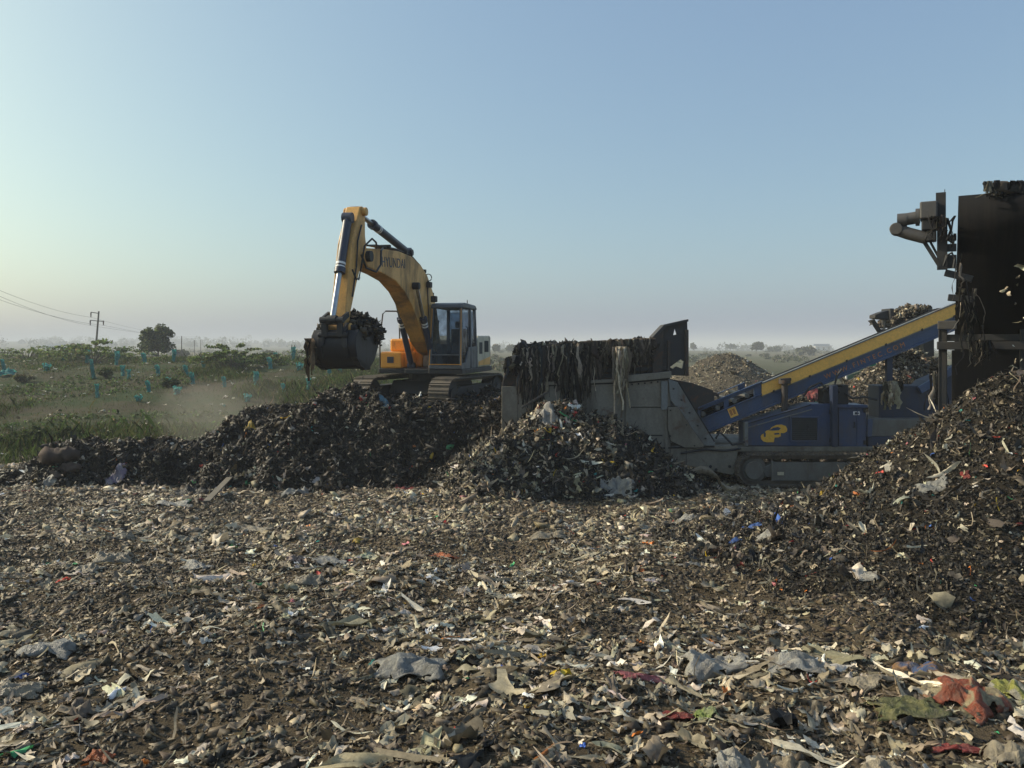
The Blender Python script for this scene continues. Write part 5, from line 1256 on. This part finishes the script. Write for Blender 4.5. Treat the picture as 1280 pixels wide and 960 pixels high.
gc = np.where((np.maximum(low, lush*.6) > rt.uniform(0, 1, n))[:, None], palette(n, rt, [(3, (.035, .058, .016)), (3, (.05, .072, .022)), (2, (.07, .08, .03))]), palette(n, rt, [(2, (.1, .085, .042)), (2, (.07, .07, .03)), (4, (.055, .085, .024))]))
tag(np_mesh('dry_grass', V.reshape(-1, 3), np.arange(n*4).reshape(n, 4), M['blade'], None, np.repeat(gc, 4, 0)), kind='stuff')
# pale litter blown over the field
nl = 300
fy = np.sqrt(rt.uniform(23**2, 60**2, nl)); fx = rt.uniform(-.72, -.05, nl)*fy
ok = surf_all(fx, fy)[1] == 0; fx, fy = fx[ok], fy[ok]; nl = len(fx)
V, F_, C_c = sheets(T_FILM, np.stack([fx, fy, ground_z(fx, fy)+.05], -1), np.tile([0, 0, 1.], (nl, 1)), .16*np.exp(.5*rt.normal(size=nl)), .1*np.exp(.4*rt.normal(size=nl)), palette(nl, rt, [(4, (.5, .48, .43)), (3, (.3, .27, .22)), (1, (.65, .64, .6)), (.3, (.05, .3, .28))]), rt, .3, .12, .2, .03)
tag(np_mesh('windblown_litter', V, F_, M['chips'], None, C_c), kind='stuff')

# sapling guards: turquoise net sleeves on stakes
def make_guard(h_, w_, lean, torn):
    o = empty('sapling_guard', (0, 0, 0))
    mb = MB(); seg = 12; rows = 7
    vs = []
    for i in range(rows):
        t = i/(rows-1); r_ = w_*(1-.18*math.sin(t*5+lean*9))*(1+.25*torn*(t-.5))
        for k in range(seg):
            a_ = 2*math.pi*k/seg; j = 1+.22*rt.normal()
            vs.append((math.cos(a_)*r_*j+lean*t*h_, math.sin(a_)*r_*j, t*h_+.08*rt.normal()*w_*(1+3*torn*(i == rows-1))))
    fs = [(i*seg+k, i*seg+(k+1) % seg, (i+1)*seg+(k+1) % seg, (i+1)*seg+k) for i in range(rows-1) for k in range(seg) if not (torn > .4 and i == rows-2 and k % 3 == 0)]
    mb.add(vs, fs).build('net_sleeve', M['net'], o)
    for s_ in (-1, 1):
        MB().tube([(s_*w_*.8, 0, -.15), (s_*w_*.75+lean*h_, .03, h_*rt.uniform(1.0, 1.15))], .022, 6).build('stake', M['stake'], o)
    return o
kinds = [make_guard(.85, .1, .05, .1), make_guard(.62, .1, -.12, .3), make_guard(.42, .15, .1, .8), make_guard(.75, .085, -.2, .2)]
G = [(122, 497, 1, 'tallest upright turquoise guard in the near field with a white rag on top'), (173, 502, 2, 'short wide torn turquoise guard in the near field'),
 (186, 490, 1, 'slim turquoise guard just behind the short torn one'), (117, 473, 3, 'leaning turquoise guard behind the tallest one'), (6, 464, 3, 'leaning turquoise guard near the edge of the field above fallen netting'),
 (79, 451, 0, 'tall turquoise guard below the feathery scrub'), (109, 454, 0, 'tall turquoise guard below the leaning pole'), (146, 457, 0, 'turquoise guard on the sunny side of the round dark bush'),
 (58, 464, 2, 'low crumpled turquoise guard between field and scrub'), (154, 470, 1, 'turquoise guard behind a white rag in the middle field'), (161, 474, 1, 'turquoise guard with frayed top next to the one behind a white rag'),
 (181, 455, 1, 'turquoise guard at the shaded foot of the round dense tree'), (211, 480, 2, 'bright turquoise guard in front of the very dark bush'), (221, 493, 2, 'short turquoise guard with torn white top below the very dark bush'),
 (198, 470, 1, 'pale turquoise guard between the round tree and the very dark bush'), (217, 453, 0, 'turquoise guard beside the shaded side of the round tree'), (233, 470, 1, 'turquoise guard at the foot of the thin straight pole'),
 (241, 480, 1, 'turquoise guard in front of the broad thorn scrub'), (255, 460, 3, 'slanting turquoise guard at the tip of the broad thorn scrub'), (320, 484, 0, 'tall turquoise guard below the broad thorn scrub'),
 (309, 502, 2, 'small turquoise guard just above the ridge of dark waste'), (281, 484, 1, 'faint turquoise guard below the middle of the thorn scrub'), (338, 461, 1, 'turquoise guard at the far end of the smaller scrub bush'),
 (355, 492, 1, 'turquoise guard with a white rag near the rising dark ridge'), (366, 452, 0, 'tall turquoise guard in the far field near the bucket'), (386, 487, 1, 'turquoise guard just below the bucket rag'),
 (374, 463, 2, 'low turquoise guard in the brown clearing near the bucket'), (345, 452, 1, 'turquoise guard before the flat pale scrub'), (412, 470, 1, 'turquoise guard below the lifted bucket'), (425, 466, 1, 'second turquoise guard below the lifted bucket, nearer to the cab')]
used = set()
def copy_tree(o, parent=None):
    c = o.copy(); col.objects.link(c)
    if parent: c.parent = parent
    for ch in list(o.children): copy_tree(ch, c)
    return c
for px, py, k, lab in G:
    o = kinds[k] if k not in used else copy_tree(kinds[k]); used.add(k)
    p = spot(px, py); o.location = p; o.rotation_euler = (0, 0, rt.uniform(-1, 1)); s_ = min(1.25, max(.7, p.y/44))*rt.uniform(.85, 1.1); o.scale = (s_*1.15, s_*1.15, s_*(1.45 if 'tallest' in lab else 1))
    tag(o, lab, 'sapling guard', 'turquoise sapling guards in the field')
p = spot(8, 470)
fn = MB(); 
V, F_, C_c = sheets(grid_t(9, 7), np.array([[p.x, p.y, p.z+.15]]), np.array([[0, -.2, 1.]]), np.array([1.3]), np.array([.7]), np.array([[.02, .36, .3]]), rt, .3, .12, .05)
tag(np_mesh('fallen_net', V, F_, M['net']), 'flattened turquoise netting lying in the grass at the field edge', 'net')

# poles and wires
def pole(px, Y, py_top, lean, lab, arms):
    X = (px-640)*Y/F; z = float(ground_z(np.array([X]), np.array([Y]))[0]); zt_ = CZ-(py_top-HOR)*Y/F
    o = empty('utility_pole', (X, Y, z)); tag(o, lab, 'utility pole', 'utility poles of the plain'); h_ = zt_-z
    MB().tube([(0, 0, -.3), (lean*h_, 0, h_)], .15 if arms else .1, 8, .1 if arms else .06).build('post', M['wood'], o)
    pts = []
    if arms:
        for t, l0, l1 in ((.97, -.95, .05), (.8, -.95, .75)):
            c = Vector((lean*h_*t, 0, h_*t)); MB().bar(c+Vector((l0, -.1, .05)), c+Vector((l1, -.1, -.1)), .1, .1).build('crossarm', M['wood'], o)
            for e in ([l0] if t > .9 else [l0, l1]):
                q_ = c+Vector((e, -.1, 0)); MB().tube([q_, q_+Vector((0, 0, -.28)), q_+Vector((0, 0, -.6))], .09, 8, .06).build('insulator', M['insul'], o); pts.append(Vector((X, Y, z))+q_+Vector((0, 0, -.6)))
    return pts, h_, z
ends, ph, pz_ = pole(118.5, 100, 389, .085, 'leaning wooden power pole with two crossarms in the field', True)
pole(227, 120, 420, .0, 'thin straight pole beside the round dense tree', False)
pole(243, 180, 425, .01, 'thin far pole behind the thorn scrub, nearer to the round tree', False)
pole(251, 190, 425, -.01, 'thin far pole behind the thorn scrub, farther from the round tree', False)
pole(278, 260, 424, -.01, 'distant thin pole on the plain above the thorn scrub', False)
for k, e in enumerate(ends):
    a_ = at((-40, -40, -40)[k], (346, 352, 360)[k], 62); b_ = at((215, 250, 250)[k], (417, 421, 423)[k], 220)
    pts = []
    for s0, s1 in ((a_, e), (e, b_)):
        for t in np.linspace(0, 1, 14, endpoint=(s1 is b_)):
            c = s0.lerp(s1, t); pts.append(c-Vector((0, 0, 4*.5*t*(1-t))))
    w_ = MB().tube(pts, .014, 5).build('power_wire', M['wire'])
    tag(w_, ('topmost wire on the leaning power pole', 'lower wire on the outer end of the leaning power pole crossarm', 'lower wire on the inner end of the leaning power pole crossarm')[k], 'wire', 'wires of the power line')

# far buildings
M['farwall'] = plain('pale render', (.45, .45, .44), .8); M['farroof'] = worn('sheet roof', (.2, .26, .33), amount=.3); M['dark'] = plain('dark opening', (.03, .03, .035), .8)
def shed(px, Y, wpx, hpx, lab, roof=True):
    X = (px-640)*Y/F; z = float(ground_z(np.array([X]), np.array([Y]))[0])-.5; w_, h_ = wpx*Y/F/2, hpx*Y/F
    o = empty('farm_shed' if roof else 'concrete_house', (X, Y, z)); tag(o, lab, 'building', 'distant buildings')
    MB().box(-w_, w_, -4, 4, 0, h_).build('wall', M['farwall'], o)
    if roof: MB().prism([(-w_-.6, h_), (w_+.6, h_), (w_+.6, h_+.25), (-w_-.6, h_+.25)], -5, 5).prism([(-w_, h_+.25), (w_, h_+.25), (w_, h_+1.6), (-w_, h_+1.6)], -.2, .2).build('roof', M['farroof'], o)
    else: MB().box(-w_-.2, w_+.2, -4.2, 4.2, h_, h_+.5).build('roof', M['farwall'], o)
    for k in range(3):
        x_ = -w_+2*w_*(k+.5)/3; MB().box(x_-w_*.12, x_+w_*.12, -4.06, -4.01, h_*.35, h_*.75).build('window', M['dark'], o)
shed(1027, 620, 20, 7, 'long low blue roofed shed on the plain above the yellow guard')
shed(60, 620, 8, 5, 'pale flat roofed house on the horizon before the leaning pole, nearer to the photo edge', False)
shed(77, 640, 12, 6, 'pale flat roofed house on the horizon closest to the leaning pole', False)
# ------------------------------------------------------------------ rags, bags and other pieces one can point at
rr_ = np.random.default_rng(23)
def strands(name, lab, cat, anchors, cols, rng, n, wid, parent=None, group=None, wob=.05):
    """cloth strips hanging from a list of (x, y, z_top, length)"""
    VV, FF, CC, off = [], [], [], 0
    for i in range(n):
        x, y, zt_, L = anchors[rng.integers(0, len(anchors))]
        L = L*rng.uniform(.35, 1.0); x += rng.normal()*.06; y0 = y+rng.normal()*.04-.02
        rows = 9; w_ = wid*np.exp(.5*rng.normal()); a_ = rng.uniform(-.6, .6)
        t = np.linspace(0, 1, rows)
        wx = np.cumsum(rng.normal(size=rows))*wob*.5; wy = np.cumsum(rng.normal(size=rows))*wob*.3
        cx = x+wx; cy = y0-.05-abs(wy)-.05*np.sin(t*3); cz = zt_+.12*np.sin(math.pi*np.minimum(t*3, 1))-L*np.maximum(0, t-.1)
        hw = w_*(1+.4*rng.normal(size=rows))*(1-.5*t)
        V = np.zeros((rows, 3, 3))
        for j, s_ in enumerate((-1, 0, 1)):
            V[:, j] = np.stack([cx+s_*hw*math.cos(a_), cy+s_*hw*math.sin(a_)-(.5*w_ if s_ == 0 else 0), cz], -1)
        k = np.arange(rows*3).reshape(rows, 3)
        f = np.stack([k[:-1, :-1], k[:-1, 1:], k[1:, 1:], k[1:, :-1]], -1).reshape(-1, 4)
        VV.append(V.reshape(-1, 3)); FF.append(f+off); off += rows*3
        CC.append(np.repeat(palette(1, rng, cols), rows*3, 0))
    o = np_mesh(name, np.concatenate(VV), np.concatenate(FF), M['ragdark'], None, np.concatenate(CC))
    return tag(o, lab, cat, group)
DARKRAG = [(34, (.018, .017, .017)), (30, (.04, .036, .033)), (20, (.085, .074, .062)), (11, (.17, .15, .12)), (4, (.32, .28, .23)), (4, (.04, .05, .065))]
PALERAG = [(30, (.16, .14, .1)), (30, (.27, .23, .17)), (16, (.4, .36, .29)), (10, (.08, .065, .05))]
def anc(px0, px1, py0, py1, L0, L1, Y, n=30):
    out = []
    for k in range(n):
        t = k/(n-1); p_ = at(px0+(px1-px0)*t, py0+(py1-py0)*t, Y); out.append((p_.x, Y, p_.z, L0+(L1-L0)*rr_.uniform()))
    return out
strands('rag_tangle', 'thick curtain of dark shredded rags hanging over the hopper front', 'rags', anc(656, 736, 440, 432, .25, 2.0, 18.38), DARKRAG, rr_, 1000, .019, group='rags caught on the hopper')
strands('rag_tangle', 'brown matted rags lying along the grid edge beside the headboard', 'rags', anc(735, 812, 432, 428, .15, .9, 18.42), [(30, (.05, .042, .036)), (30, (.09, .075, .06)), (14, (.17, .145, .115)), (5, (.3, .27, .22))], rr_, 520, .02, group='rags caught on the hopper')
strands('rag_strip', 'long pale strand of cloth hanging down the grey hopper wall', 'rags', anc(769, 781, 438, 438, 1.3, 1.9, 18.2), PALERAG, rr_, 44, .028, group='rags caught on the hopper')
strands('rag_tangle', 'small tuft of dark rags at the rusty end of the hopper', 'rags', anc(638, 664, 452, 447, .2, .5, 18.38), DARKRAG, rr_, 110, .04, group='rags caught on the hopper')
strands('rag_strip', 'pale shredded cloth hanging over the dark blue screen box', 'rags', anc(1106, 1118, 482, 481, .4, .65, 18.74), PALERAG, rr_, 60, .04)
strands('rag_strip', 'brown strips hanging beside the leg of the black conveyor', 'rags', anc(1166, 1172, 470, 462, .5, 1.1, 15.5), DARKRAG, rr_, 40, .025)
bp = EXM @ Vector((7.12, -.5, 1.75))
strands('rag_strip', 'brown torn cloth dangling from the corner of the excavator bucket', 'rags', [(bp.x-.03, bp.y-.05, bp.z+.1, .65), (bp.x, bp.y-.05, bp.z, .8)], [(30, (.07, .05, .035)), (20, (.13, .1, .07)), (20, (.03, .025, .02))], rr_, 12, .028)
# shreds caught on the black conveyor
for lab, y0_, x0_, z0_, n_, L_ in (('dark shreds hanging from the grey gearbox of the black conveyor', -.05, -.3, 4.95, 16, .4), ('frayed dark strips hanging along the torn edge of the black belt', -.02, .03, 4.5, 30, .8), ('shreds hanging from the cross beam under the black belt', 2.05, .25, 3.28, 60, .4)):
    A_ = []
    for k in range(24):
        v = DCM @ Vector((x0_+(.05 if n_ < 80 else 1.1)*rr_.uniform(), y0_, z0_-(1.2*rr_.uniform() if n_ == 30 else 0))); A_.append((v.x, v.y, v.z, L_*rr_.uniform(.4, 1)))
    strands('rag_strip', lab, 'rags', A_, DARKRAG, rr_, n_, .011)
# conveyor leftovers
p_ = DCM @ Vector((.45, .1, 5.34))
strands('rag_tangle', 'dark clump of rags lying on top of the black belt', 'rags', [(p_.x+d*.09, p_.y-.12, p_.z, .16) for d in (-2, -1, 0, 1)], DARKRAG, rr_, 46, .03, wob=.06)

def load(name, lab, cat, mb_pts, n, size, pal, parent_m=None, core=None):
    """heaped loose pieces lying on top of something: core mesh + flakes in one object"""
    P = np.array([tuple(p) for p in mb_pts]); k = rr_.integers(0, len(P), n)
    pos_ = P[k]+rr_.normal(size=(n, 3))*np.array([.05, .05, .03])
    nr_ = np.tile([0, 0, 1.], (n, 1))+rr_.normal(size=(n, 3))*.4
    nr_ /= np.linalg.norm(nr_, axis=1, keepdims=True)
    h1 = n//2
    A = sheets(T_CHIP, pos_[:h1], nr_[:h1], size*np.exp(.4*rr_.normal(size=h1)), size*.7*np.exp(.4*rr_.normal(size=h1)), palette(h1, rr_, pal), rr_, .8, .15, .6)
    B = clods(pos_[h1:], nr_[h1:], np.minimum(size*.6*np.exp(.4*rr_.normal(size=n-h1)), size), palette(n-h1, rr_, pal[:4]), rr_, .8)
    V = np.concatenate([A[0], B[0]]); F_ = np.concatenate([A[1], B[1]+len(A[0])]); C_c = np.concatenate([A[2], B[2]])
    return tag(np_mesh(name, V, F_, M['scrap'], None, C_c), lab, cat)
pts = []
for i in range(900):
    u, v = rr_.uniform(5.72, 6.76), rr_.uniform(-.5, .5)
    top = 2.05+.42*max(0, 1-((u-6.2)/.66)**2)*max(0, 1-(v/.75)**2)+.06*rr_.normal()
    for zz in (top, top-.12): pts.append(EXM @ Vector((u, v, zz)))
for i in range(60): pts.append(EXM @ Vector((rr_.uniform(5.7, 6.1), .53+.02*rr_.normal(), rr_.uniform(1.85, 2.2))))
load('waste_load', 'heap of dark waste piled in the raised excavator bucket', 'waste load', pts, 4200, .06, PAL['ridge'])
pts = []
for i in range(700):
    t = rr_.uniform()**1.3; p_ = at(650+170*t, 440-11*t, 18.5); pts.append(p_+Vector((0, rr_.uniform(-.12, .7), rr_.uniform(-.12, .07)+.1*vnoise(np.array([t*22]), np.array([1.]), 5)[0]-.08*t)))
load('waste_load', 'matted dark waste lying along the top of the tipping grid', 'waste load', pts, 2600, .085, [(40, (.015, .014, .013)), (30, (.035, .03, .026)), (16, (.08, .066, .052)), (6, (.17, .145, .11))])
pts = []
for i in range(500):
    t = rr_.uniform(); p_ = at(1110+44*t, 404-15*t, 24.5); pts.append(p_+Vector((0, rr_.uniform(-.55, .55), rr_.uniform(-.15, .32*(1-abs(t-.5)*1.2)))))
load('waste_load', 'pale waste piled on the head of the conveyor behind the yellow guard', 'waste load', pts, 4200, .06, [(30, (.04, .034, .027)), (26, (.1, .083, .06)), (20, (.2, .17, .125)), (7, (.36, .31, .24)), (2, (.55, .52, .46))])
pts = []
for i in range(500):
    px, py = rr_.uniform(1105, 1150), rr_.uniform(438, 486); p_ = at(px, py, 23.6); pts.append(p_+Vector((0, rr_.uniform(-.1, .3), 0)))
load('waste_load', 'stack of layered shredded waste under the upper end of the inclined conveyor', 'waste load', pts, 4200, .062, [(24, (.04, .034, .028)), (26, (.1, .085, .065)), (20, (.2, .17, .13)), (6, (.36, .32, .25))])
# flakes falling from the belt
nf = 34
fx = rr_.uniform(.45, 1.3, nf); fz = 2.95+1.5*rr_.uniform(0, 1, nf)**1.7; fy = -.25-.12*rr_.uniform(0, 1, nf)
P = np.array([tuple(DCM @ Vector((a, b, c))) for a, b, c in zip(fx, fy, fz)])
V, F_, C_c = sheets(T_CHIP, P, rr_.normal(size=(nf, 3)), .06*np.exp(.5*rr_.normal(size=nf)), .04*np.exp(.4*rr_.normal(size=nf)), palette(nf, rr_, [(3, (.2, .17, .12)), (3, (.4, .36, .28)), (2, (.6, .56, .48))]), rr_, .8, .15, .6)
tag(np_mesh('falling_debris', V, F_, M['chips'], None, C_c), kind='stuff')

# brown mattress rolls at the tip of the ridge
def roll(px, py, wpx, hpx, lab, mat, yaw):
    p = hit(px, py); L = wpx*p.y/F; r_ = hpx*p.y/F/2
    n1, n2 = 22, 16; V = np.zeros((n1, n2, 3))
    for i in range(n1):
        t = i/(n1-1); rr = r_*(1-abs(2*t-1)**5*.6)
        for k in range(n2):
            a_ = 2*math.pi*k/n2; j = 1+.75*fbm(np.array([t*7.]), np.array([k*.8]), 1, 3, int(px))[0]
            V[i, k] = ((t-.5)*L, math.cos(a_)*rr*j*1.1, math.sin(a_)*rr*j*.85+r_*.6)
    ix = np.arange(n1*n2).reshape(n1, n2)
    f = np.stack([ix[:-1, :], np.roll(ix, -1, 1)[:-1, :], np.roll(ix, -1, 1)[1:, :], ix[1:, :]], -1).reshape(-1, 4)
    f = np.concatenate([f, [[ix[0, 0], ix[0, 4], ix[0, 8], ix[0, 12]], [ix[-1, 0], ix[-1, 12], ix[-1, 8], ix[-1, 4]]]])
    o = np_mesh('mattress_roll', V.reshape(-1, 3), f, mat, smooth=True); o.location = p; o.rotation_euler = (0, 0, yaw)
    return tag(o, lab, 'mattress')
M['mattress'] = worn('dirty brown fabric', (.075, .05, .037), (.025, .02, .016), amount=.6, rough=.95, scale=3)
roll(75, 578, 46, 24, 'larger brown rolled mattress at the low end of the dark ridge', M['mattress'], .35)
roll(88, 590, 30, 14, 'smaller dark brown bundle in front of the larger rolled mattress', M['mattress'], -.1)
# pale board leaning by the dark sack
p0, p1 = hit(258, 628), hit(291, 610)
bd = MB().bar(p0+Vector((0, 0, .02)), p1+Vector((-.1, .1, .22)), .13, .025).build('wooden_board', plain('grey board', (.14, .12, .09), .8), None, .004)
tag(bd, 'weathered grey board lying slantwise beside the dark sack', 'board')
# black pole on the hopper heap
p0, p1 = at(652, 510, 18.05), at(686, 489, 17.9)
tag(MB().bar(p0, p1, .07, .05).build('timber_beam', M['grid'], None, .006), 'black beam sticking out of the heap against the hopper', 'beam')
# pale cloth strap arching out of the litter under the machine
pts = [at(*a) for a in ((855, 606, 17.2), (858, 597, 17.3), (866, 589, 17.4), (876, 586, 17.4), (886, 588, 17.4), (896, 595, 17.3), (901, 605, 17.1), (908, 611, 17.0), (916, 612, 16.9), (922, 608, 16.9))]
stp = MB()
vs, fs = [], []
for i, p in enumerate(pts):
    w_ = .085*(1+.35*math.sin(i*2.1))
    vs += [p+Vector((0, -.09, .02)), p+Vector((.01, -.1, -w_)), p+Vector((0, .07, .0)), p+Vector((0, .05, w_*.7))]
    if i: fs += [tuple((i-1)*4+a for a in (0, 1))+tuple(i*4+a for a in (1, 0)), tuple((i-1)*4+a for a in (0, 3))+tuple(i*4+a for a in (3, 0)), tuple((i-1)*4+a for a in (2, 3))+tuple(i*4+a for a in (3, 2))]
so = stp.add(vs, fs).build('cloth_strap', cream, None, smooth=True); so.modifiers.new('thick', 'SOLIDIFY').thickness = .02
tag(so, 'pale torn cloth strap arching over the litter beside the machine track', 'cloth')
# green shade net screen behind the machine
gs = empty('shade_net', at(1078, 478, 27)); tag(gs, 'green shade net stretched between posts behind the inclined conveyor', 'net screen')
o_ = at(1078, 478, 27)
def gq(px, py): p = at(px, py, 27); return (p.x-o_.x, p.z-o_.z)
poly = [gq(1077, 490), gq(1077, 464), gq(1092, 455), gq(1112, 452), gq(1112, 490)]
gm = MB().prism(poly, 0, .012).build('net_panel', M['greennet'], gs)
MB().prism([gq(1058, 490), gq(1058, 470), gq(1077, 464), gq(1077, 490)], .02, .032).build('net_panel', fmat('thin green', (.2, .3, .24), None, thin=.6), gs)
for px, py in ((1077, 460), (1057.5, 468)):
    a_ = gq(px, 500); b_ = gq(px, py); MB().tube([(a_[0], -.03, a_[1]), (b_[0], -.03, b_[1])], .04, 8).build('post', M['greennet'] if px > 1060 else M['white'], gs)
# ------------------------------------------------------------------ light, sky, air, camera
SUN_EL, SUN_LEFT = 31.0, 76.0
w = bpy.data.worlds.new('World'); sc.world = w; w.use_nodes = True
nt = w.node_tree; bg = nt.nodes['Background']
sk = nt.nodes.new('ShaderNodeTexSky'); sk.sky_type = 'NISHITA'; sk.sun_disc = False
sk.sun_elevation = R(SUN_EL); sk.sun_rotation = R(-SUN_LEFT)
sk.air_density = 1.0; sk.dust_density = 3.0; sk.ozone_density = 1.0; sk.altitude = 0
tn = nt.nodes.new('ShaderNodeMix'); tn.data_type = 'RGBA'; tn.blend_type = 'MULTIPLY'; tn.inputs['Factor'].default_value = 1
tn.inputs['B'].default_value = (.53, .59, .385, 1); nt.links.new(sk.outputs[0], tn.inputs['A'])
ad = nt.nodes.new('ShaderNodeMix'); ad.data_type = 'RGBA'; ad.blend_type = 'ADD'; ad.inputs['Factor'].default_value = 1     # even milky veil of a dusty winter sky
ad.inputs['B'].default_value = (.57, .83, 1.76, 1); nt.links.new(tn.outputs['Result'], ad.inputs['A'])
nt.links.new(ad.outputs['Result'], bg.inputs['Color']); bg.inputs['Strength'].default_value = .15
sun = bpy.data.lights.new('sun', 'SUN'); sun.energy = 3.9; sun.angle = R(.6); sun.color = (1, .88, .7)
so = bpy.data.objects.new('sun', sun); col.objects.link(so)
a, e = R(SUN_LEFT), R(SUN_EL)
to = Vector((-math.sin(a)*math.cos(e), math.cos(a)*math.cos(e), math.sin(e)))
so.rotation_euler = to.to_track_quat('Z', 'Y').to_euler(); so.location = (-20, 0, 20)

def haze_box():
    m = bpy.data.materials.new('air haze'); m.use_nodes = True
    t = m.node_tree; t.nodes.clear()
    o_ = t.nodes.new('ShaderNodeOutputMaterial'); v = t.nodes.new('ShaderNodeVolumePrincipled')
    v.inputs['Color'].default_value = (.86, .9, .95, 1); v.inputs['Density'].default_value = HAZE
    v.inputs['Anisotropy'].default_value = 0.0
    t.links.new(v.outputs[0], o_.inputs['Volume'])
    o = MB().box(-4100, 4100, -130, 5100, -12, 22).build('haze', m)
    tag(o, kind='stuff')
HAZE = .0011
haze_box()
def dust(name, loc, rad, dens, rz):
    m = bpy.data.materials.new('raised dust'); m.use_nodes = True
    t = m.node_tree; t.nodes.clear(); o_ = t.nodes.new('ShaderNodeOutputMaterial'); v = t.nodes.new('ShaderNodeVolumePrincipled')
    v.inputs['Color'].default_value = (.82, .76, .66, 1); v.inputs['Density'].default_value = dens
    t.links.new(v.outputs[0], o_.inputs['Volume'])
    me = bpy.data.meshes.new(name); bm = bmesh.new(); bmesh.ops.create_icosphere(bm, subdivisions=4, radius=1)
    for q_ in bm.verts:
        n_ = q_.co.copy(); k_ = 1+.16*math.sin(n_.x*3.1+rz*5)+.12*math.sin(n_.y*4.2+n_.z*3+rz)+.08*math.sin(n_.z*6+n_.x*5)
        q_.co = Vector((n_.x*rad[0], n_.y*rad[1], n_.z*rad[2]))*k_
    bm.to_mesh(me); bm.free(); me.materials.append(m)
    o = bpy.data.objects.new(name, me); col.objects.link(o); o.location = loc; o.rotation_euler = (0, .15, rz)
    return tag(o, kind='stuff')
dust('dust_cloud', at(248, 522, 25.5), (1.7, 1.6, .95), .05, .3)
dust('dust_cloud', at(285, 505, 27.5), (2.0, 1.6, 1.1), .04, 1.1)

cam = bpy.data.cameras.new('camera'); cam.sensor_width = 36; cam.lens = F/1280*36
cam.shift_y = -(480-HOR)/1280; cam.clip_start = .05; cam.clip_end = 9000
co = bpy.data.objects.new('camera', cam); col.objects.link(co)
co.location = (0, 0, CZ); co.rotation_euler = (R(90), 0, 0)
sc.camera = co
sc.view_settings.view_transform = 'Standard'; sc.view_settings.look = 'None'
sc.view_settings.exposure = 0.35; sc.view_settings.gamma = 1
sc.cycles.use_denoising = True
sc.cycles.max_bounces = 6; sc.cycles.volume_bounces = 0; sc.cycles.transparent_max_bounces = 8
